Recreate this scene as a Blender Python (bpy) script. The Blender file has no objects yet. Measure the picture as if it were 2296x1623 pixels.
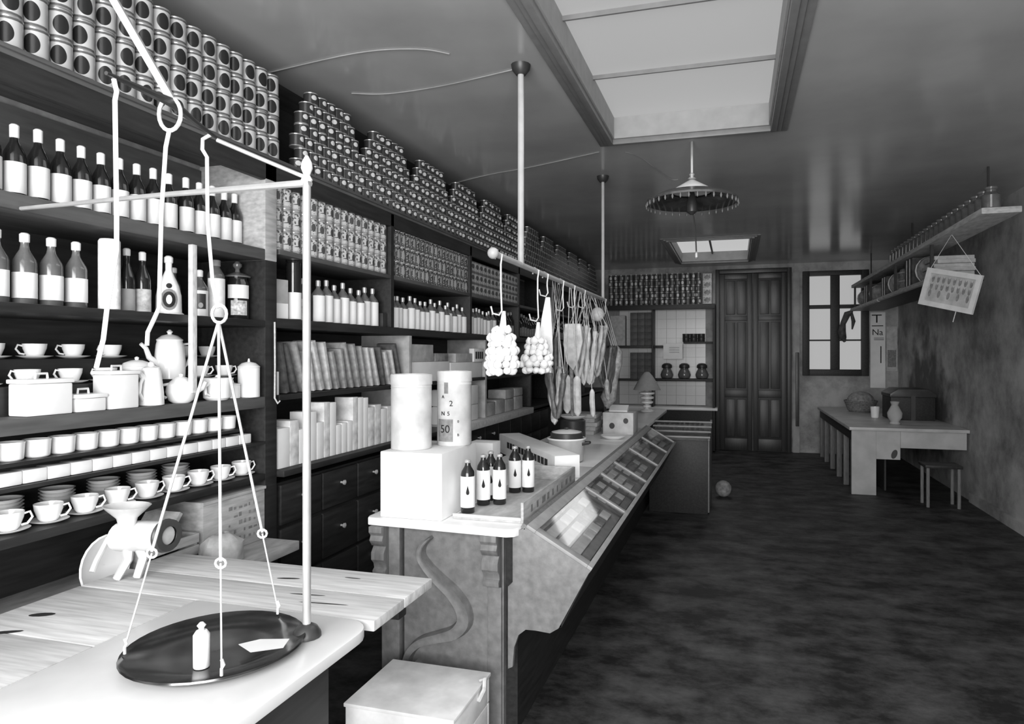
import bpy, bmesh, math, random
from mathutils import Vector, Matrix
random.seed(7)
S = bpy.context.scene
COL = S.collection
PI = math.pi
R = math.radians

# ------------------------------------------------------------------ camera
cam = bpy.data.cameras.new('camera')
camo = bpy.data.objects.new('camera', cam)
COL.objects.link(camo)
camo.location = (0, 0, 1.55)
camo.rotation_euler = (R(90), 0, R(15.9))
cam.sensor_fit = 'HORIZONTAL'
cam.sensor_width = 36
cam.lens = 36 * 1500 / 2296
cam.shift_x = -72 / 2296
cam.shift_y = -16.5 / 2296
cam.clip_start = 0.05
cam.clip_end = 100
S.camera = camo

# ------------------------------------------------------------------ world, daylight, exposure
w = bpy.data.worlds.new('overcast_sky')
S.world = w
w.use_nodes = True
w.node_tree.nodes['Background'].inputs[0].default_value = (1, 1, 1, 1)
w.node_tree.nodes['Background'].inputs[1].default_value = 0.6

def area(name, loc, rot, sx, sy, watts):
    l = bpy.data.lights.new(name, 'AREA')
    l.shape = 'RECTANGLE'
    l.size, l.size_y, l.energy = sx, sy, watts
    o = bpy.data.objects.new(name, l)
    COL.objects.link(o)
    o.location = loc
    o.rotation_euler = rot
    return o
# street daylight falling through the open shop front behind the camera
area('shopfront_daylight', (-0.15, -1.35, 1.75), (R(90), 0, 0), 3.0, 2.0, 285)
# daylight under the two skylights
area('skylight_daylight', (-0.27, 3.3, 2.97), (0, 0, 0), 0.9, 2.2, 12)
area('rear_skylight_daylight', (-0.3, 9.6, 2.97), (0, 0, 0), 0.9, 1.9, 10)

S.view_settings.view_transform = 'Standard'
S.view_settings.look = 'None'
S.view_settings.gamma = 1
S.view_settings.exposure = 0.0
S.view_settings.use_curve_mapping = False

# ------------------------------------------------------------------ materials
MATS = {}
def _new(name):
    m = bpy.data.materials.new(name)
    m.use_nodes = True
    nt = m.node_tree
    b = nt.nodes['Principled BSDF']
    MATS[name] = m
    return m, nt, b

def g(v):
    v = max(0.0, min(1.0, v))
    return (v, v, v, 1)

def mat(name, v, rough=.6, spec=.35, metal=0, amt=.15, scale=14, stretch=(1, 1, 1), coat=0, bump=0):
    if name in MATS: return MATS[name]
    m, nt, b = _new(name)
    b.inputs['Roughness'].default_value = rough
    b.inputs['Specular IOR Level'].default_value = spec
    b.inputs['Metallic'].default_value = metal
    b.inputs['Coat Weight'].default_value = coat
    tc = nt.nodes.new('ShaderNodeTexCoord')
    mp = nt.nodes.new('ShaderNodeMapping')
    mp.inputs['Scale'].default_value = stretch
    nz = nt.nodes.new('ShaderNodeTexNoise')
    nz.inputs['Scale'].default_value = scale
    nz.inputs['Detail'].default_value = 6
    rp = nt.nodes.new('ShaderNodeValToRGB')
    rp.color_ramp.elements[0].position = .3
    rp.color_ramp.elements[1].position = .72
    rp.color_ramp.elements[0].color = g(v * (1 - amt))
    rp.color_ramp.elements[1].color = g(v * (1 + amt))
    L = nt.links.new
    L(tc.outputs['Object'], mp.inputs[0]); L(mp.outputs[0], nz.inputs['Vector'])
    L(nz.outputs['Fac'], rp.inputs[0]); L(rp.outputs[0], b.inputs['Base Color'])
    if bump:
        bp = nt.nodes.new('ShaderNodeBump')
        bp.inputs['Strength'].default_value = bump
        bp.inputs['Distance'].default_value = .02
        L(nz.outputs['Fac'], bp.inputs['Height']); L(bp.outputs[0], b.inputs['Normal'])
    return m

def math_node(nt, op, a, b=None):
    n = nt.nodes.new('ShaderNodeMath'); n.operation = op
    for i, q in enumerate((a, b)):
        if q is None: continue
        if isinstance(q, (int, float)): n.inputs[i].default_value = q
        else: nt.links.new(q, n.inputs[i])
    return n.outputs[0]

def emblem(name, base, mark, ya, zc, zb, band=None, hh=.1, rough=.35, speck=0, metal=0, spec=.5):
    """Label colours: an oval mark (on small tins a painted highlight) on the face turned to local +x, dark bands at top and bottom."""
    m, nt, b = _new(name)
    b.inputs['Roughness'].default_value = rough
    b.inputs['Specular IOR Level'].default_value = spec
    b.inputs['Metallic'].default_value = metal
    tc = nt.nodes.new('ShaderNodeTexCoord'); sp = nt.nodes.new('ShaderNodeSeparateXYZ')
    nt.links.new(tc.outputs['Object'], sp.inputs[0])
    x, y, z = sp.outputs
    yy = math_node(nt, 'DIVIDE', y, ya)
    zz = math_node(nt, 'DIVIDE', math_node(nt, 'SUBTRACT', z, zc), zb)
    e = math_node(nt, 'ADD', math_node(nt, 'MULTIPLY', yy, yy), math_node(nt, 'MULTIPLY', zz, zz))
    f = math_node(nt, 'MULTIPLY', math_node(nt, 'LESS_THAN', e, 1), math_node(nt, 'GREATER_THAN', x, 0))
    mx = nt.nodes.new('ShaderNodeMix'); mx.data_type = 'RGBA'
    mx.inputs[6].default_value = g(base); mx.inputs[7].default_value = g(mark)
    nt.links.new(f, mx.inputs[0])
    out = mx.outputs[2]
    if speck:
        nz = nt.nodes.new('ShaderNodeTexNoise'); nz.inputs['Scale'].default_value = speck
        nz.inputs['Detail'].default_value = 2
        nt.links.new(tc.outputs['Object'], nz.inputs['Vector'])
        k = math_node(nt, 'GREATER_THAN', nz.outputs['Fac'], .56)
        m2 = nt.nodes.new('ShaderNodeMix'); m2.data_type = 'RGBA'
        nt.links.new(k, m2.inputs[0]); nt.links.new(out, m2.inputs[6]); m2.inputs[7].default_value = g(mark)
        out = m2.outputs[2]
    if band is not None:
        k = math_node(nt, 'GREATER_THAN', math_node(nt, 'ABSOLUTE', math_node(nt, 'SUBTRACT', z, hh / 2)), hh * .38)
        m3 = nt.nodes.new('ShaderNodeMix'); m3.data_type = 'RGBA'
        nt.links.new(k, m3.inputs[0]); nt.links.new(out, m3.inputs[6]); m3.inputs[7].default_value = g(band)
        out = m3.outputs[2]
    nt.links.new(out, b.inputs['Base Color'])
    return m

def lit(name, v):
    m, nt, b = _new(name)
    b.inputs['Base Color'].default_value = g(.2)
    b.inputs['Roughness'].default_value = .5
    b.inputs['Emission Color'].default_value = (1, 1, 1, 1)
    b.inputs['Emission Strength'].default_value = v
    return m

def glass(name, tint=.92, refl=.12):
    m, nt, b = _new(name)
    out = nt.nodes['Material Output']
    tr = nt.nodes.new('ShaderNodeBsdfTransparent'); tr.inputs[0].default_value = g(tint)
    gl = nt.nodes.new('ShaderNodeBsdfGlossy'); gl.inputs['Roughness'].default_value = .04
    lw = nt.nodes.new('ShaderNodeLayerWeight'); lw.inputs[0].default_value = .5
    mx = nt.nodes.new('ShaderNodeMixShader')
    k = math_node(nt, 'ADD', math_node(nt, 'MULTIPLY', math_node(nt, 'POWER', lw.outputs['Facing'], 4.0), .8), .02)
    nt.links.new(k, mx.inputs[0]); nt.links.new(tr.outputs[0], mx.inputs[1]); nt.links.new(gl.outputs[0], mx.inputs[2])
    nt.links.new(mx.outputs[0], out.inputs[0])
    return m

WOOD_D = mat('dark_stained_wood', .022, .5, .35, amt=.35, scale=9, stretch=(6, .6, 6))
WOOD_M = mat('brown_painted_wood', .17, .55, .35, amt=.22, scale=12, stretch=(5, 5, 1))
WOOD_G = mat('grey_shelf_wood', .10, .6, .3, amt=.25, scale=9, stretch=(4, .5, 4))
WOOD_L = mat('bleached_wood', .62, .6, .3, amt=.22, scale=7, stretch=(.7, 9, 4))
WOOD_P = mat('pale_deal_wood', .42, .65, .3, amt=.25, scale=9, stretch=(3, 1, 6))
WOOD_C = mat('counter_front_wood', .18, .5, .4, amt=.22, scale=30, bump=.08)
MARBLE = mat('white_marble', .80, .3, .45, amt=.10, scale=4)
PAPER = mat('white_paper', .82, .75, .25, amt=.06, scale=8)
PAPER_G = mat('grey_card', .42, .75, .25, amt=.22, scale=16)
CHINA = mat('white_glazed_china', .86, .18, .55, amt=.03, scale=5)
ENAMEL = mat('white_enamel', .84, .25, .5, amt=.05, scale=9)
IRON = mat('dark_iron', .035, .4, .5, amt=.2, scale=20)
STEEL = mat('bright_steel', .62, .32, .5, metal=.55, amt=.1, scale=20)
WIRE = mat('galvanised_wire', .80, .35, .5, metal=.25, amt=.06, scale=20)
BRASS = mat('dark_polished_pan', .10, .16, .6, metal=.85, amt=.5, scale=9)
ROPE = mat('pale_cord', .55, .8, .2, amt=.2, scale=60)
GLASSB = mat('dark_bottle_glass', .015, .12, .6, amt=.2, scale=9)
GLASSM = mat('cloudy_bottle_glass', .12, .15, .6, amt=.3, scale=12)
BLACK = mat('black_print', .015, .6, .2, amt=.1)
GREYP = mat('grey_print', .22, .6, .2, amt=.3, scale=40)
TIN = mat('plain_tin', .45, .3, .5, metal=.6, amt=.1)
GARLIC = mat('garlic_skin', .85, .55, .35, amt=.1, scale=40)
SAUS = mat('cured_sausage_skin', .36, .45, .45, amt=.45, scale=30, bump=.2)
SAUS_D = mat('dark_sausage_skin', .09, .4, .5, amt=.5, scale=26, bump=.2)
SAUS_L = mat('pale_cured_meat', .62, .55, .3, amt=.3, scale=18, bump=.15)
STRAW = mat('woven_cane', .20, .7, .25, amt=.45, scale=60, bump=.3)
SACK = mat('sackcloth', .26, .85, .15, amt=.4, scale=22, bump=.25)
KNOB = mat('brass_knob', .55, .25, .6, metal=.4, amt=.05)
CASEGLASS = glass('display_glass')
SKY = lit('frosted_skylight_glass', .33)
SKY2 = lit('rear_skylight_glass', .50)
WINP = lit('bright_window_pane', .36)

# ------------------------------------------------------------------ mesh builder
class MB:
    def __init__(s): s.v = []; s.f = []; s.m = []; s.mi = 0
    def add(s, vs, fs):
        o = len(s.v); s.v += [tuple(q) for q in vs]
        s.f += [tuple(i + o for i in q) for q in fs]; s.m += [s.mi] * len(fs)
        return s
    def box(s, x0, x1, y0, y1, z0, z1, rot=None, at=None):
        vs = [Vector((x, y, z)) for z in (z0, z1) for y in (y0, y1) for x in (x0, x1)]
        if rot is not None:
            a = Vector(at) if at else sum(vs, Vector()) / 8
            vs = [a + rot @ (q - a) for q in vs]
        return s.add(vs, [(0, 2, 3, 1), (4, 5, 7, 6), (0, 1, 5, 4), (2, 6, 7, 3), (0, 4, 6, 2), (1, 3, 7, 5)])
    def lathe(s, prof, seg=16, c=(0, 0, 0), cap=True, sy=1.0):
        vs, fs = [], []; n = len(prof)
        for r, z in prof:
            for k in range(seg):
                a = 2 * PI * k / seg
                vs.append((c[0] + r * math.cos(a), c[1] + sy * r * math.sin(a), c[2] + z))
        for i in range(n - 1):
            for k in range(seg):
                k2 = (k + 1) % seg
                fs.append((i * seg + k, i * seg + k2, (i + 1) * seg + k2, (i + 1) * seg + k))
        if cap:
            fs.append(tuple(range(seg - 1, -1, -1)))
            fs.append(tuple((n - 1) * seg + k for k in range(seg)))
        return s.add(vs, fs)
    def tube(s, pts, r, seg=7, closed=False):
        pts = [Vector(p) for p in pts]; n = len(pts)
        rr = r if isinstance(r, (list, tuple)) else [r] * n
        vs, fs = [], []; pu = None
        for i, p in enumerate(pts):
            if closed: t = pts[(i + 1) % n] - pts[i - 1]
            else: t = pts[min(i + 1, n - 1)] - pts[max(i - 1, 0)]
            t.normalize()
            u = (pu - t * pu.dot(t)) if pu is not None else t.orthogonal()
            if u.length < 1e-6: u = t.orthogonal()
            u.normalize(); pu = u; q = t.cross(u)
            for k in range(seg):
                a = 2 * PI * k / seg
                vs.append(p + (u * math.cos(a) + q * math.sin(a)) * rr[i])
        for i in range(n if closed else n - 1):
            j = (i + 1) % n
            for k in range(seg):
                k2 = (k + 1) % seg
                fs.append((i * seg + k, i * seg + k2, j * seg + k2, j * seg + k))
        if not closed:
            fs.append(tuple(range(seg - 1, -1, -1))); fs.append(tuple((n - 1) * seg + k for k in range(seg)))
        return s.add(vs, fs)
    def prism(s, poly, ax, a, b):
        n = len(poly); mk = {'x': lambda p, t: (t, p[0], p[1]), 'y': lambda p, t: (p[0], t, p[1]), 'z': lambda p, t: (p[0], p[1], t)}[ax]
        vs = [mk(p, a) for p in poly] + [mk(p, b) for p in poly]
        fs = [tuple(range(n - 1, -1, -1)), tuple(range(n, 2 * n))] + [(i, (i + 1) % n, n + (i + 1) % n, n + i) for i in range(n)]
        return s.add(vs, fs)
    def ball(s, c, r, seg=10, rings=6, sc=(1, 1, 1)):
        prof = [(max(1e-4, r * math.sin(PI * i / rings)), -r * math.cos(PI * i / rings)) for i in range(rings + 1)]
        vs, fs = [], []
        for q, z in prof:
            for k in range(seg):
                a = 2 * PI * k / seg
                vs.append((c[0] + sc[0] * q * math.cos(a), c[1] + sc[1] * q * math.sin(a), c[2] + sc[2] * z))
        for i in range(rings):
            for k in range(seg):
                k2 = (k + 1) % seg
                fs.append((i * seg + k, i * seg + k2, (i + 1) * seg + k2, (i + 1) * seg + k))
        return s.add(vs, fs)
    def mesh(s, name, mats, bevel=0, smooth=True, off=(0, 0, 0)):
        me = bpy.data.meshes.new(name)
        me.from_pydata([(p[0] - off[0], p[1] - off[1], p[2] - off[2]) for p in s.v], [], s.f)
        for q in (mats if isinstance(mats, (list, tuple)) else [mats]): me.materials.append(q)
        for p, i in zip(me.polygons, s.m): p.material_index = i
        bm = bmesh.new(); bm.from_mesh(me)
        bmesh.ops.recalc_face_normals(bm, faces=bm.faces[:])
        if bevel:
            ed = [e for e in bm.edges if len(e.link_faces) == 2 and e.calc_face_angle(0) > .6]
            bmesh.ops.bevel(bm, geom=ed, offset=bevel, segments=2, affect='EDGES', profile=.6)
        bm.to_mesh(me); bm.free()
        if smooth:
            for p in me.polygons: p.use_smooth = True
            me.set_sharp_from_angle(angle=R(38))
        return me

def link(name, data, parent=None, loc=(0, 0, 0), rot=(0, 0, 0)):
    o = bpy.data.objects.new(name, data); COL.objects.link(o)
    o.location = loc; o.rotation_euler = rot
    if parent: o.parent = parent
    return o

def tag(o, label, cat, group=None):
    o['label'] = label; o['category'] = cat
    if group: o['group'] = group
    return o

def thing(name, label, cat, loc=(0, 0, 0), rotz=0, group=None):
    return tag(link(name, None, None, loc, (0, 0, rotz)), label, cat, group)

def root_of(p):
    v = Vector()
    while p is not None: v += p.location; p = p.parent
    return v

def part(name, mb, mats, parent, bevel=0, smooth=True, world=True):
    """mesh child; world=True means the builder holds world coordinates (parent not rotated)"""
    off = root_of(parent) if world else (0, 0, 0)
    return link(name, mb.mesh(name, mats, bevel, smooth, off), parent)

def single(name, mb, mats, label, cat, group=None, bevel=0, smooth=True, loc=None):
    """one-mesh thing built in world coordinates; origin put at its base centre"""
    xs = [p[0] for p in mb.v]; ys = [p[1] for p in mb.v]; zs = [p[2] for p in mb.v]
    c = loc or ((min(xs) + max(xs)) / 2, (min(ys) + max(ys)) / 2, min(zs))
    return tag(link(name, mb.mesh(name, mats, bevel, smooth, c), None, c), label, cat, group)

def struct(name, mb, mats, bevel=0, parent=None, smooth=True):
    if parent is not None: return part(name, mb, mats, parent, bevel, smooth)
    o = link(name, mb.mesh(name, mats, bevel, smooth)); o['kind'] = 'structure'; return o

def B(*a, **k): return MB().box(*a, **k)

NUM = ['first', 'second', 'third', 'fourth', 'fifth', 'sixth', 'seventh', 'eighth', 'ninth', 'tenth', 'eleventh', 'twelfth', 'thirteenth', 'fourteenth', 'fifteenth', 'sixteenth', 'seventeenth', 'eighteenth', 'nineteenth', 'twentieth',
       'twenty-first', 'twenty-second', 'twenty-third', 'twenty-fourth', 'twenty-fifth', 'twenty-sixth', 'twenty-seventh', 'twenty-eighth', 'twenty-ninth', 'thirtieth', 'thirty-first', 'thirty-second', 'thirty-third', 'thirty-fourth', 'thirty-fifth', 'thirty-sixth', 'thirty-seventh', 'thirty-eighth', 'thirty-ninth', 'fortieth']
def nth(i): return NUM[i]
def frange(a, b, st):
    out = []
    while a < b: out.append(a); a += st
    return out
ROW4 = ['bottom row', 'second row up', 'third row up', 'top row']
ROW3 = ['bottom row', 'middle row', 'top row']
ROW7 = ['bottom row', 'second row up', 'third row up', 'fourth row up', 'fifth row up', 'sixth row up', 'top row']

class Kind:
    """shared-mesh prototype: first entry may be the only mesh, or several parts under an Empty"""
    def __init__(s, name, parts): s.name = name; s.parts = parts
    def put(s, loc, label, cat, group=None, rotz=0, scale=None, tilt=None):
        rot = (tilt[0] if tilt else 0, tilt[1] if tilt else 0, rotz)
        if len(s.parts) == 1:
            o = tag(link(s.name, s.parts[0][1], None, loc, rot), label, cat, group)
        else:
            o = tag(link(s.name, None, None, loc, rot), label, cat, group)
            made = []
            for pr in s.parts:
                par = made[pr[2]] if len(pr) > 2 else o
                made.append(link(pr[0], pr[1], par))
        if scale: o.scale = scale
        return o

def text_mb(body, size, depth=.001):
    cu = bpy.data.curves.new('t', 'FONT'); cu.body = body; cu.size = size; cu.extrude = depth
    cu.align_x = 'CENTER'; cu.align_y = 'CENTER'; cu.resolution_u = 3
    o = bpy.data.objects.new('t', cu); COL.objects.link(o)
    dg = bpy.context.evaluated_depsgraph_get()
    me = bpy.data.meshes.new_from_object(o.evaluated_get(dg))
    vs = [tuple(v.co) for v in me.vertices]; fs = [tuple(p.vertices) for p in me.polygons]
    bpy.data.objects.remove(o); bpy.data.curves.remove(cu); bpy.data.meshes.remove(me)
    return vs, fs

# ================================================================== THE ROOM
def floor_mat():
    m, nt, b = _new('worn_floor')
    b.inputs['Roughness'].default_value = .55
    b.inputs['Specular IOR Level'].default_value = .3
    tc = nt.nodes.new('ShaderNodeTexCoord')
    mp = nt.nodes.new('ShaderNodeMapping'); mp.inputs['Scale'].default_value = (1.0, 1.45, 1)
    n1 = nt.nodes.new('ShaderNodeTexNoise'); n1.inputs['Scale'].default_value = 3.0; n1.inputs['Detail'].default_value = 9
    n1.inputs['Roughness'].default_value = .72
    rp = nt.nodes.new('ShaderNodeValToRGB')
    rp.color_ramp.elements[0].position = .40; rp.color_ramp.elements[0].color = g(.014)
    rp.color_ramp.elements[1].position = .80; rp.color_ramp.elements[1].color = g(.13)
    nt.links.new(tc.outputs['Object'], mp.inputs[0]); nt.links.new(mp.outputs[0], n1.inputs['Vector'])
    nt.links.new(n1.outputs['Fac'], rp.inputs[0]); nt.links.new(rp.outputs[0], b.inputs['Base Color'])
    return m

def wall_mat():
    m, nt, b = _new('flaking_plaster')
    b.inputs['Roughness'].default_value = .8
    tc = nt.nodes.new('ShaderNodeTexCoord')
    n1 = nt.nodes.new('ShaderNodeTexNoise'); n1.inputs['Scale'].default_value = 1.6; n1.inputs['Detail'].default_value = 10
    n1.inputs['Roughness'].default_value = .68
    rp = nt.nodes.new('ShaderNodeValToRGB')
    rp.color_ramp.elements[0].position = .36; rp.color_ramp.elements[0].color = g(.17)
    rp.color_ramp.elements[1].position = .60; rp.color_ramp.elements[1].color = g(.46)
    nt.links.new(tc.outputs['Object'], n1.inputs['Vector']); nt.links.new(n1.outputs['Fac'], rp.inputs[0])
    # damp stain with a ragged outline, low on the wall above the work table
    sp = nt.nodes.new('ShaderNodeSeparateXYZ'); nt.links.new(tc.outputs['Object'], sp.inputs[0])
    n2 = nt.nodes.new('ShaderNodeTexNoise'); n2.inputs['Scale'].default_value = 3.5; n2.inputs['Detail'].default_value = 8
    nt.links.new(tc.outputs['Object'], n2.inputs['Vector'])
    yy = math_node(nt, 'DIVIDE', math_node(nt, 'SUBTRACT', sp.outputs[1], 9.75), 1.0)
    zz = math_node(nt, 'DIVIDE', math_node(nt, 'SUBTRACT', sp.outputs[2], .95), .95)
    e = math_node(nt, 'ADD', math_node(nt, 'MULTIPLY', yy, yy), math_node(nt, 'MULTIPLY', zz, zz))
    e = math_node(nt, 'ADD', e, math_node(nt, 'MULTIPLY', math_node(nt, 'SUBTRACT', n2.outputs['Fac'], .5), 3.0))
    mr = nt.nodes.new('ShaderNodeMapRange'); mr.inputs[1].default_value = 1.15; mr.inputs[2].default_value = .35; mr.inputs[4].default_value = .9
    nt.links.new(e, mr.inputs[0])
    k = math_node(nt, 'MULTIPLY', mr.outputs[0], math_node(nt, 'GREATER_THAN', sp.outputs[0], 2.0))
    mx = nt.nodes.new('ShaderNodeMix'); mx.data_type = 'RGBA'
    nt.links.new(k, mx.inputs[0]); nt.links.new(rp.outputs[0], mx.inputs[6])
    mx.inputs[7].default_value = g(.06)
    nt.links.new(mx.outputs[2], b.inputs['Base Color'])
    bp = nt.nodes.new('ShaderNodeBump'); bp.inputs['Strength'].default_value = .25; bp.inputs['Distance'].default_value = .02
    nt.links.new(n1.outputs['Fac'], bp.inputs['Height']); nt.links.new(bp.outputs[0], b.inputs['Normal'])
    return m

PLASTER = wall_mat()
CEIL = mat('gloss_painted_ceiling', .46, .17, .5, amt=.16, scale=1.3)
struct('floor', B(-2.6, 2.6, -1.7, 11.5, -.08, 0), floor_mat())
SK = [(-.79, .22, 1.6, 4.46), (-.80, .20, 8.55, 10.65)]
cb = MB()
ys_ = [-1.7, 1.6, 4.46, 8.55, 10.65, 11.5]
cb.box(-2.6, 2.6, -1.7, 1.6, 3, 3.14); cb.box(-2.6, 2.6, 4.46, 8.55, 3, 3.14); cb.box(-2.6, 2.6, 10.65, 11.5, 3, 3.14)
for a, b_, y0, y1 in SK:
    cb.box(-2.6, a, y0, y1, 3, 3.14); cb.box(b_, 2.6, y0, y1, 3, 3.14)
struct('ceiling', cb, CEIL)
struct('wall_left', B(-2.56, -2.42, -1.7, 11.5, 0, 3), PLASTER)
struct('wall_right', B(2.4, 2.54, -1.7, 11.3, 0, 3), PLASTER)
# rear wall round its window opening
wb = MB()
wb.box(-2.42, 1.06, 11.3, 11.45, 0, 3); wb.box(1.95, 2.54, 11.3, 11.45, 0, 3)
wb.box(1.06, 1.95, 11.3, 11.45, 0, 1.27); wb.box(1.06, 1.95, 11.3, 11.45, 2.82, 3)
struct('wall_back', wb, PLASTER)
fb = MB()
fb.box(-2.42, -1.8, -1.6, -1.45, 0, 3); fb.box(1.5, 2.4, -1.6, -1.45, 0, 3); fb.box(-1.8, 1.5, -1.6, -1.45, 2.85, 3)
struct('wall_front', fb, PLASTER)
struct('trim_1', B(-2.42, 2.4, -1.45, -1.42, 2.85, 2.97), WOOD_D)

# skylights: recessed glazed wells with moulded frames
FRAME_C = mat('painted_skylight_frame', .22, .4, .4, amt=.1)
REVEAL = mat('skylight_reveal', .38, .6, .3, amt=.08)
def skylight(name, q, pane_m, bars, centre=None):
    x0, x1, y0, y1 = q
    root = link(name, None, None, ((x0 + x1) / 2, (y0 + y1) / 2, 3)); root['kind'] = 'structure'
    e = .001
    for (a, b_, c, d) in ((x0 + e, x0 + .012, y0 + e, y1 - e), (x1 - .012, x1 - e, y0 + e, y1 - e), (x0 + .012, x1 - .012, y0 + e, y0 + .012), (x0 + .012, x1 - .012, y1 - .012, y1 - e)):
        part('reveal', B(a, b_, c, d, 3.0, 3.14), REVEAL, root)
    for k, (off, wd, hh) in enumerate(((0, .035, .035), (.035, .03, .022), (.065, .04, .012))):
        m_ = MB(); o1 = off + wd
        m_.box(x0 - o1, x0 - off, y0 - o1, y1 + o1, 3 - hh, 2.9995); m_.box(x1 + off, x1 + o1, y0 - o1, y1 + o1, 3 - hh, 2.9995)
        m_.box(x0 - off, x1 + off, y0 - o1, y0 - off, 3 - hh, 2.9995); m_.box(x0 - off, x1 + off, y1 + off, y1 + o1, 3 - hh, 2.9995)
        part('moulding', m_, FRAME_C, root, bevel=.004)
    ed = [y0] + bars + [y1]
    for i in range(len(ed) - 1):
        part('pane', B(x0, x1, ed[i] + .006, ed[i + 1] - .006, 3.142, 3.15), pane_m, root)
    for b_ in bars:
        part('glazing_bar', B(x0 + .012, x1 - .012, b_ - .006, b_ + .006, 3.118, 3.141), FRAME_C, root)
    if centre is not None:
        part('glazing_bar', B(centre - .012, centre + .012, y0 + .012, y1 - .012, 3.105, 3.141), IRON, root)
    return root
skylight('window_1', SK[0], SKY, [2.35, 3.05, 3.75])
skylight('window_2', SK[1], SKY2, [], -.33)

# rear window with two casements of three panes
win = link('window_3', None, None, (1.505, 11.3, 1.27)); win['kind'] = 'structure'
fm = MB()
fm.box(1.03, 1.13, 11.24, 11.40, 1.22, 2.86); fm.box(1.88, 1.985, 11.24, 11.40, 1.22, 2.86)
fm.box(1.13, 1.88, 11.24, 11.40, 1.22, 1.32); fm.box(1.13, 1.88, 11.24, 11.40, 2.785, 2.86)
part('window_frame', fm, WOOD_D, win, bevel=.006)
part('mullion', B(1.44, 1.57, 11.25, 11.39, 1.32, 2.785), WOOD_D, win, bevel=.006)
for x0, x1 in ((1.13, 1.44), (1.57, 1.88)):
    for z in (1.775, 2.30):
        part('glazing_bar', B(x0, x1, 11.29, 11.35, z - (.012 if z < 2 else .03), z + (.012 if z < 2 else .03)), WOOD_D, win)
    for z0, z1 in ((1.32, 1.763), (1.787, 2.27), (2.33, 2.785)):
        part('pane', B(x0, x1, 11.325, 11.333, z0, z1), WINP, win)

# double-leaf panelled door
DOORW = mat('door_varnish', .02, .4, .45, amt=.4, scale=8, stretch=(8, 8, .6))
DOORP = mat('door_panel_varnish', .032, .4, .45, amt=.4, scale=8, stretch=(8, 8, .6))
door = link('door_1', None, None, (.29, 11.3, 0)); door['kind'] = 'structure'
dm = MB()
dm.box(-.30, -.24, 11.22, 11.299, 0, 2.93); dm.box(.80, .865, 11.22, 11.299, 0, 2.93); dm.box(-.24, .80, 11.22, 11.299, 2.86, 2.93)
part('door_frame', dm, DOORW, door, bevel=.006)
for k, (x0, x1) in enumerate(((-.235, .275), (.285, .795))):
    leaf = part('leaf', B(x0, x1, 11.255, 11.298, .01, 2.855), DOORW, door, bevel=.004)
    st = MB()
    st.box(x0, x0 + .08, 11.235, 11.255, .01, 2.855); st.box(x1 - .08, x1, 11.235, 11.255, .01, 2.855)
    for z0, z1 in ((.01, .2), (.86, .98), (2.10, 2.17), (2.77, 2.855)): st.box(x0 + .08, x1 - .08, 11.235, 11.255, z0, z1)
    part('stile', st, DOORW, leaf, bevel=.004)
    cx = (x0 + x1) / 2
    for z0, z1 in ((.2, .86), (.98, 2.10), (2.17, 2.77)):
        for xa, xb in ((x0 + .1, cx - .012), (cx + .012, x1 - .1)):
            part('raised_panel', B(xa, xb, 11.243, 11.255, z0 + .03, z1 - .03), DOORP, leaf, bevel=.008)
struct('trim_2', B(.885, .985, 11.265, 11.299, 0, 2.85), mat('pale_door_jamb', .34, .7, .2, amt=.25, scale=5))
tag(link('iron_bar', B(.925, .975, 11.225, 11.262, .42, 1.585).mesh('iron_bar', IRON, .006, True, (.95, 11.24, .42)), None, (.95, 11.24, .42)),
    'upright dark iron bar fixed to the pale door jamb', 'bar')
struct('baseboard_right', B(2.37, 2.399, 3.0, 8.0, 0, .10), PLASTER)

# ================================================================== WALL SHELVING
SH = thing('wall_shelving', 'long dark wooden wall shelving with drawers, packed with tins and bottles', 'shelving', (-2.23, 5.7, 0))
XF, XB = -2.05, -2.415
Y0, Y1 = .5, 10.85
part('back_panel', B(XB, XB + .012, Y0, Y1, 2.06, 2.41), WOOD_G, SH)
part('back_panel', B(XB, XB + .012, Y0, Y1, .72, 2.06), WOOD_D, SH)
part('back_panel', B(XB, XB + .012, Y0, Y1, 2.46, 2.995), WOOD_D, SH)
part('crown_moulding', MB().prism([(XB + .012, 2.90), (XB + .05, 2.95), (XB + .075, 2.995), (XB + .012, 2.995)], 'y', 2.75, Y1), WOOD_D, SH)
part('shelf_board', B(XB + .012, XF, Y0, Y1, 2.43, 2.46), WOOD_G, SH, bevel=.004)
part('fascia', B(XF - .03, XF, Y0, Y1, 2.345, 2.43), WOOD_D, SH, bevel=.006)
part('fascia_bead', MB().tube([(XF + .006, Y0, 2.452), (XF + .006, Y1, 2.452)], .008), WOOD_G, SH)
BX = XB + .012
part('shelf_board', B(BX, XF, Y0, 2.575, 1.98, 2.03), WOOD_G, SH, bevel=.004)
UPD = [3.75, 5.04, 6.3, 7.6, 8.9, 10.2]
edges = [2.655] + UPD + [Y1]
for a, b_ in zip(edges[:-1], edges[1:]):
    part('shelf_board', B(BX, XF, a + .02, b_ - .02, 2.02, 2.045), WOOD_G, SH, bevel=.003)
part('shelf_board', B(BX, XF, Y0, 2.575, 1.675, 1.705), WOOD_D, SH, bevel=.003)
part('shelf_board', B(BX, XF, 2.655, Y1, 1.675, 1.72), WOOD_D, SH, bevel=.003)
part('shelf_board', B(BX, XF, Y0, 2.575, 1.31, 1.36), WOOD_G, SH, bevel=.004)
LOD = [3.99, 5.38, 6.7, 8.0, 9.3]
part('shelf_board', B(BX, XF, Y0, 2.575, .98, 1.01), WOOD_D, SH, bevel=.003)
part('shelf_board', B(-2.16, XF, Y0, 2.44, 1.218, 1.23), WOOD_D, SH)
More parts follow.
